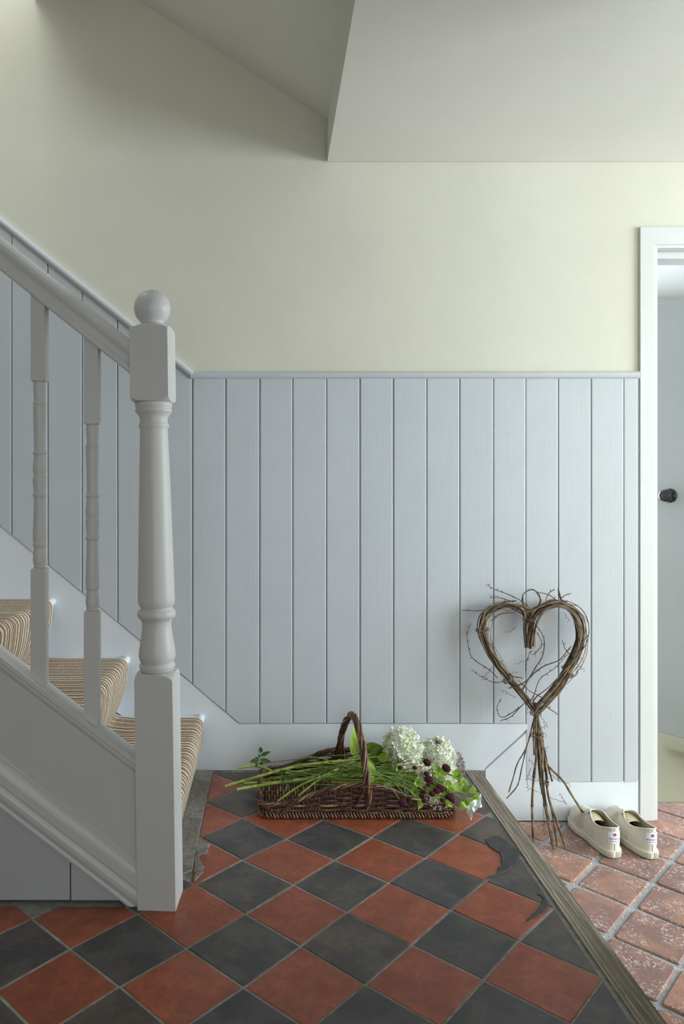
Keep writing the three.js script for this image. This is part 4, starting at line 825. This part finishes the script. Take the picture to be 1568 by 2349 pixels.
// leafy stems
{
  const t = thing('leafy_stem', 'broad bright green leaves standing up through the basket handle', 'foliage');
  stemTube([[637, 1838, .30], [690, 1801, .28], [740, 1780, .25], [800, 1752, .20], [830, 1735, .17]], 0.0032, G.stem[2], t);
  mesh('leaf', leafGeo(bk(812, 1738, .17), bk(811, 1655, .15), 0.020, V3(0.5, 0, 1), -0.06), G.bright, t);
  mesh('leaf', leafGeo(bk(826, 1736, .16), bk(890, 1722, .15), 0.034, V3(0, 0.4, 1), 0.12), G.leaf, t);
  mesh('leaf', leafGeo(bk(840, 1725, .15), bk(905, 1738, .14), 0.026, V3(0, 0.6, 1), 0.1), G.dark, t);
  const u = thing('leafy_stem', 'pale green crumpled leaf hanging down just right of the handle foot', 'foliage');
  stemTube([[685, 1825, .31], [735, 1787, .29], [790, 1768, .28], [842, 1748, .29]], 0.0030, G.stem[2], u);
  mesh('leaf', leafGeo(bk(844, 1742, .30), bk(852, 1806, .345), 0.017, V3(0.4, 0.2, 1), 0.05, 0.15), G.bright, u);
  mesh('leaf', leafGeo(bk(838, 1744, .29), bk(822, 1768, .30), 0.012, V3(0.2, 0.3, 1), 0.1), G.leaf, u);
  const v = thing('leafy_stem', 'leafy green shoot with scattered leaves filling the basket under the flowers', 'foliage');
  stemTube([[600, 1790, .24], [720, 1775, .24], [840, 1785, .25], [960, 1800, .27], [1010, 1812, .28]], 0.0022, G.stem[1], v);
  for (const [x, y, z, dx, dy, w, m] of [[880, 1800, .31, 26, 18, .016, 'pale'], [900, 1768, .26, 26, -4, .014, 'bright'], [930, 1790, .28, 30, -14, .014, 'leaf'], [975, 1812, .32, 34, 4, .015, 'bright'], [1000, 1818, .32, 30, 10, .014, 'leaf'], [1012, 1776, .27, 20, -18, .012, 'bright'], [960, 1822, .34, -22, 18, .012, 'leaf'], [870, 1760, .22, 34, 8, .014, 'leaf'], [1035, 1800, .29, 26, 14, .013, 'bell'], [985, 1830, .34, 26, 10, .012, 'bright'], [905, 1812, .33, -24, 6, .012, 'dark'], [860, 1785, .27, 30, 16, .013, 'leaf'], [1020, 1790, .27, 16, 22, .012, 'bell'], [940, 1808, .32, 20, 14, .011, 'bell'], [868, 1742, .20, 30, -12, .013, 'bright'], [876, 1776, .26, 28, 18, .012, 'dark']])
    mesh('leaf', leafGeo(bk(x, y, z), bk(x + dx, y + dy, z + 0.01), w, V3(rr(-.4, .4), 0.5, 0.9), rr(0, .25)), G[m], v);
  // rose sprig with toothed leaflets
  const s = thing('rose_sprig', 'slender sprig of toothed dark green leaflets sticking out at the left end of the basket', 'foliage');
  stemTube([[870, 1738, .22], [800, 1732, .22], [700, 1740, .21], [590, 1752, .20]], 0.0014, G.thin[0], s);
  stemTube([[592, 1768, .20], [588, 1750, .20], [594, 1735, .20], [597, 1722, .20]], 0.0008, G.thin[0], s, 'leaf_stalk');
  for (const [x, y, tx, ty, w] of [[597, 1726, 597, 1713, .0065], [598, 1733, 620, 1724, .0055], [596, 1743, 621, 1747, .0065], [594, 1743, 572, 1748, .0065], [592, 1740, 582, 1741, .005], [595, 1750, 604, 1753, .005], [590, 1750, 584, 1760, .004], [596, 1738, 592, 1730, .004]])
    mesh('leaflet', leafGeo(bk(x, y, .20), bk(tx, ty, .205), w, V3(0.1, 0.5, 1), 0.05, 0.35), G.dark, s);
  const y = thing('rose_sprig', 'drooping toothed rose leaflets hanging among the stems inside the basket', 'foliage');
  stemTube([[632, 1768, .26], [646, 1776, .27], [655, 1792, .28], [662, 1808, .29]], 0.0009, G.thin[0], y);
  for (const [x, yy, tx, ty, w] of [[640, 1772, 652, 1768, .004], [648, 1781, 672, 1790, .006], [652, 1788, 642, 1800, .004], [658, 1796, 664, 1812, .006], [646, 1775, 658, 1765, .004]]) mesh('leaflet', leafGeo(bk(x, yy, .27), bk(tx, ty, .285), w, V3(0.1, 0.5, 1), 0.05, 0.35), G.dark, y);
}
// bare cut stems
{
  const list = [[[600, 1776, .16], [660, 1758, .16], [700, 1751, .17], [790, 1768, .20], [870, 1790, .25]], [[640, 1770, .22], [720, 1784, .24], [800, 1800, .26], [880, 1806, .28]], [[660, 1772, .18], [760, 1772, .20], [850, 1766, .22], [930, 1760, .23]], [[690, 1786, .26], [760, 1768, .26], [800, 1740, .25], [850, 1730, .22]], [[700, 1752, .17], [760, 1745, .18], [830, 1744, .19], [920, 1752, .19]], [[620, 1784, .23], [720, 1770, .24], [820, 1756, .24], [910, 1752, .25]], [[705, 1736, .2], [745, 1742, .2], [790, 1765, .23], [830, 1785, .26]], [[720, 1800, .28], [800, 1800, .28], [880, 1795, .29], [960, 1800, .3]], [[740, 1790, .26], [820, 1770, .26], [900, 1768, .27], [985, 1756, .27]], [[670, 1792, .25], [760, 1789, .26], [850, 1776, .27], [960, 1778, .28]], [[640, 1797, .25], [740, 1792, .26], [830, 1770, .26], [940, 1745, .25]], [[760, 1750, .19], [830, 1752, .2], [900, 1748, .21], [1000, 1750, .22]]];
  for (const l of list) { const r = rr(0.0011, 0.0021); tag(stemTube(l, r, rnd() < 0.5 ? pick(G.thin) : pick(G.stem), scene, 'flower_stalk'), 'thin bare green flower stalk lying lengthwise in the willow basket', 'stem', 'bare stalks in the basket'); }
}
// white wrapping paper
{
  const g = new THREE.PlaneGeometry(1, 1, 14, 14), p = g.attributes.position, n = fbm(4, 3, 960);
  const A = bk(1064, 1852, .33), B = bk(1104, 1818, .30), C = bk(1078, 1878, .372), D = bk(1103, 1848, .33);
  for (let i = 0; i < p.count; i++) { const u = p.getX(i) + 0.5, v = p.getY(i) + 0.5, q = A.clone().lerp(B, u).lerp(C.clone().lerp(D, u), v); const k = n(u, v) - 0.5; q.y += k * 0.030 + 0.004; q.z += (n(v + 0.3, u) - 0.5) * 0.03; q.y = Math.max(q.y, 0.003); p.setXYZ(i, q.x, q.y, q.z); }
  g.computeVertexNormals();
  tag(mesh('wrapping_paper', g, new THREE.MeshPhysicalMaterial({ color: 0xf0f2f4, roughness: 0.5, transmission: 0.2, thickness: 0, side: THREE.DoubleSide })), 'scrap of crumpled white wrapping under the bell-flowers at the basket end', 'paper');
}

// ------------------------------------------------------------------ canvas plimsolls
{
  const cn = fbm(8, 4, 970), cw = noiseField(128, 971), st = fbm(4, 4, 975);
  const canvasTex = texture(512, (u, v) => { const k = 0.86 + 0.10 * cn(u, v) + 0.05 * cw(u, v); let c = [k * 0.985, k * 0.965, k * 0.905]; c = mix3(c, [0.66, 0.60, 0.50], 0.38 * smooth(0.56, 0.74, st(u, v))); return c; }, true, 5);
  const weave = texture(256, (u, v) => 0.5 + 0.25 * Math.sin(u * 6.283 * 48) * Math.sin(v * 6.283 * 48) + 0.3 * cn(u, v), false, 8);
  const canvas = new THREE.MeshStandardMaterial({ map: canvasTex, bumpMap: weave, bumpScale: 0.0012, roughness: 0.85, side: THREE.DoubleSide });
  const lining = new THREE.MeshStandardMaterial({ color: 0xd8cdb0, roughness: 0.9, side: THREE.DoubleSide });
  const insole = new THREE.MeshStandardMaterial({ color: 0x6a4630, roughness: 0.9 });
  const rubber = new THREE.MeshStandardMaterial({ color: 0xdedccb, roughness: 0.55 });
  const piping = new THREE.MeshStandardMaterial({ color: 0xeef0ea, roughness: 0.7 });
  const metal = new THREE.MeshStandardMaterial({ color: 0x8a8680, metalness: 0.9, roughness: 0.35 });
  // heel badge
  const cv = document.createElement('canvas'); cv.width = 256; cv.height = 256; const x = cv.getContext('2d');
  x.fillStyle = '#eceff6'; x.fillRect(0, 0, 256, 256); x.strokeStyle = '#7d8298'; x.lineWidth = 5; x.strokeRect(10, 10, 236, 236);
  x.beginPath(); x.arc(128, 84, 36, 0, 7); x.fillStyle = '#2e4a7e'; x.fill();
  x.beginPath(); x.moveTo(96, 66); x.quadraticCurveTo(128, 38, 160, 66); x.lineTo(128, 98); x.closePath(); x.fillStyle = '#d7354e'; x.fill();
  x.beginPath(); x.moveTo(104, 96); x.lineTo(128, 112); x.lineTo(152, 96); x.lineWidth = 8; x.strokeStyle = '#eceff6'; x.stroke();
  x.fillStyle = '#2b3350'; x.font = 'bold 58px sans-serif'; x.textAlign = 'center'; x.fillText('victoria', 128, 178, 216);
  x.fillStyle = '#c45468'; for (let i = 0; i < 9; i++) x.fillRect(34 + i * 22, 200, 15, 16);
  const badgeTex = new THREE.CanvasTexture(cv); badgeTex.colorSpace = THREE.SRGBColorSpace;
  const badge = new THREE.MeshStandardMaterial({ map: badgeTex, roughness: 0.7 });

  const L = 0.238;
  // outline: s from heel (0) to toe (1): half widths left and right of a bent centre line
  const half = s => { const e = Math.pow(1 - Math.pow(Math.abs(2 * clamp(s, 0, 1) - 1), s > 0.5 ? 3.8 : 3.2), s > 0.5 ? 0.46 : 0.40); return e * lerp(0.0335, 0.0460, smooth(0.12, 0.74, s)) * (1 - 0.10 * smooth(0.30, 0.42, s) * (1 - smooth(0.45, 0.62, s))); };
  const bend = s => 0.004 * Math.sin(s * Math.PI * 1.2);
  const soleTop = 0.021;
  const crest = s => lerp(0.084, 0.064, smooth(0.48, 0.84, s)) * (s > 0.84 ? Math.sqrt(Math.max(0.02, 1 - ((s - 0.84) / 0.165) ** 2)) * 0.66 + 0.34 : 1);
  const collarH = s => s < 0.5 ? 0.083 + 0.003 * Math.cos(s * 9) - 0.010 * Math.sin(s / 0.5 * Math.PI) + 0.004 * smooth(0.38, 0.5, s) : 0.086;
  const open = s => s < 0.56 ? 0.0290 * Math.sqrt(Math.max(0, 1 - ((0.25 - s) / (s < 0.25 ? 0.252 : 0.312)) ** 2)) : 0;
  function make(side) {
    const g = new THREE.Group();
    const S = 56, U = 14;
    const surf = (s, u, sg, inn = 0) => {
      const w = Math.max(0.0008, half(s) - inn), o = Math.min(open(s), w * 0.9), top = (o > 0.002 ? lerp(crest(s), collarH(s), smooth(0.58, 0.42, s)) : crest(s)) - inn, y0 = soleTop - 0.006;
      const cx = s > 0.55 ? w * 1.02 : w * 1.04, cy = lerp(y0, top, s > 0.6 ? 0.98 : 0.62);
      const X = (1 - u) ** 2 * w * 0.97 + 2 * u * (1 - u) * cx + u * u * o, Y = (1 - u) ** 2 * y0 + 2 * u * (1 - u) * cy + u * u * top;
      return V3(sg * X + bend(s) * side, Y, (0.5 - s) * L * 0.985);
    };
    const grid = (inn) => {
      const out = [];
      for (const sg of [-1, 1]) {
        const pos = [], uv = [], idx = [];
        for (let i = 0; i <= S; i++) { const s = 0.5 - 0.5 * Math.cos(Math.PI * i / S); for (let j = 0; j <= U; j++) { const p = surf(s, j / U, sg, inn); pos.push(p.x, p.y, p.z); uv.push(s * 0.25 + (sg > 0 ? 0.3 : 0), j / U * 0.1); } }
        for (let i = 0; i < S; i++) for (let j = 0; j < U; j++) { const a = i * (U + 1) + j, b = a + U + 1; if (sg > 0) idx.push(a, a + 1, b, a + 1, b + 1, b); else idx.push(a, b, a + 1, a + 1, b, b + 1); }
        const q = new THREE.BufferGeometry(); q.setAttribute('position', new THREE.Float32BufferAttribute(pos, 3)); q.setAttribute('uv', new THREE.Float32BufferAttribute(uv, 2)); q.setIndex(idx); q.computeVertexNormals(); out.push(q);
      }
      return out;
    };
    mesh('upper', grid(0), canvas, g);
    mesh('lining', grid(0.0022), lining, g);
    // sole: outline carried up in three steps, ribbed round the heel
    const ring = (off, y, rib) => { const pts = []; for (let i = 0; i <= 480; i++) { const k = i / 240, sg = k <= 1 ? 1 : -1, s = 0.5 - 0.5 * Math.cos(Math.PI * (k <= 1 ? k : 2 - k)); const r = rib && s < 0.12 ? (Math.floor(i / 3) % 2 ? 0.0010 : -0.0006) : 0; const e = off + r; pts.push(V3(sg * (half(s) + e) + bend(s) * side, y, (0.5 - s) * (L + 2 * e))); } return pts; };
    const rings = [ring(-0.002, 0, false), ring(0.002, 0.002, true), ring(0.0028, 0.010, true), ring(0.0026, 0.0175, true), ring(0.0012, 0.0205, false), ring(-0.001, 0.0215, false)];
    const pos = [], idx = []; rings.forEach(q => q.forEach(p => pos.push(p.x, p.y, p.z))); const n = 481;
    for (let a = 0; a + 1 < rings.length; a++) for (let i = 0; i < n - 1; i++) { const q = a * n + i; idx.push(q, q + n, q + 1, q + 1, q + n, q + n + 1); }
    for (let a = 0; a + 1 < rings.length; a++) { const q = a * n + n - 1, z = a * n; idx.push(q, q + n, z, z, q + n, z + n); }
    const cI = pos.length / 3; pos.push(0, 0, 0); for (let i = 0; i < n - 1; i++) idx.push(cI, i, i + 1);
    const sg = new THREE.BufferGeometry(); sg.setAttribute('position', new THREE.Float32BufferAttribute(pos, 3)); sg.setIndex(idx); const sn = sg.toNonIndexed(); sn.setAttribute('uv', new THREE.Float32BufferAttribute(new Float32Array(sn.attributes.position.count * 2), 2)); sn.computeVertexNormals();
    mesh('sole', sn, rubber, g);
    // insole
    { const sh = new THREE.Shape(ring(-0.003, 0, false).map(p => new THREE.Vector2(p.x, p.z))); const q = new THREE.ShapeGeometry(sh); q.rotateX(Math.PI / 2); q.translate(0, 0.0225, 0); const m = mesh('insole', q, insole, g); m.material.side = THREE.DoubleSide; }
    // piping round the opening, eyelets, tongue
    const rim = []; for (let i = 0; i <= 30; i++) rim.push(surf(0.004 + (0.556 - 0.004) * i / 30, 1, 1)); for (let i = 30; i > 0; i--) rim.push(surf(0.004 + (0.556 - 0.004) * i / 30, 1, -1));
    mesh('piping', tube(rim, 0.0019, 150, 6, true), piping, g);
    for (const k of [-1, 1]) for (const s of [0.47]) { const p = surf(s, 0.93, k), e = new THREE.TorusGeometry(0.0028, 0.0009, 6, 14); e.rotateY(k * 0.9); e.rotateX(-0.3); e.translate(p.x + k * 0.0006, p.y, p.z); mesh('eyelet', e, metal, g); }
    const tg = new THREE.PlaneGeometry(0.036, 0.062, 8, 8), tp = tg.attributes.position; for (let i = 0; i < tp.count; i++) { const X = tp.getX(i), v = tp.getY(i) / 0.062 + 0.5; tp.setXYZ(i, X * lerp(0.85, 1, v), lerp(0.074, 0.078, v) - 14 * X * X - 0.012 * v * v, (0.5 - lerp(0.62, 0.40, v)) * L); } tg.computeVertexNormals(); mesh('tongue', tg, lining, g);
    // badge wrapped on the heel
    const bg = new THREE.PlaneGeometry(1, 1, 10, 6), bp = bg.attributes.position; for (let i = 0; i < bp.count; i++) { const X = bp.getX(i) * 0.038, v = bp.getY(i) + 0.5; let s = 0.0005; while (half(s) < Math.abs(X) * 0.985 && s < 0.2) s += 0.0005; const u = lerp(0.30, 0.86, v), p = surf(s, u, X >= 0 ? 1 : -1); bp.setXYZ(i, X + bend(s) * side, p.y, p.z + 0.0022); } bg.computeVertexNormals(); mesh('heel_badge', bg, badge, g).userData.label = 'white heel patch with a red and blue emblem and the word victoria';
    return g;
  }
  const place = (px, py, turn, side, label) => { const t = thing('canvas_shoe', label, 'shoe', [0, LOW + 0.0012, 0], 'pair of canvas shoes'); const m = make(side); while (m.children.length) t.add(m.children[0]); const [X, z] = onFloor(px, py, LOW); t.rotation.y = turn; t.position.set(X, LOW + 0.0012, z); return t; };
  place(1363, 1924, 0.045, 1, 'off-white canvas slip-on shoe with a vine stalk resting on its toe');
  place(1445, 1926, 0.045, -1, 'off-white canvas slip-on shoe standing next to the door casing');
}

renderer.render(scene, camera);
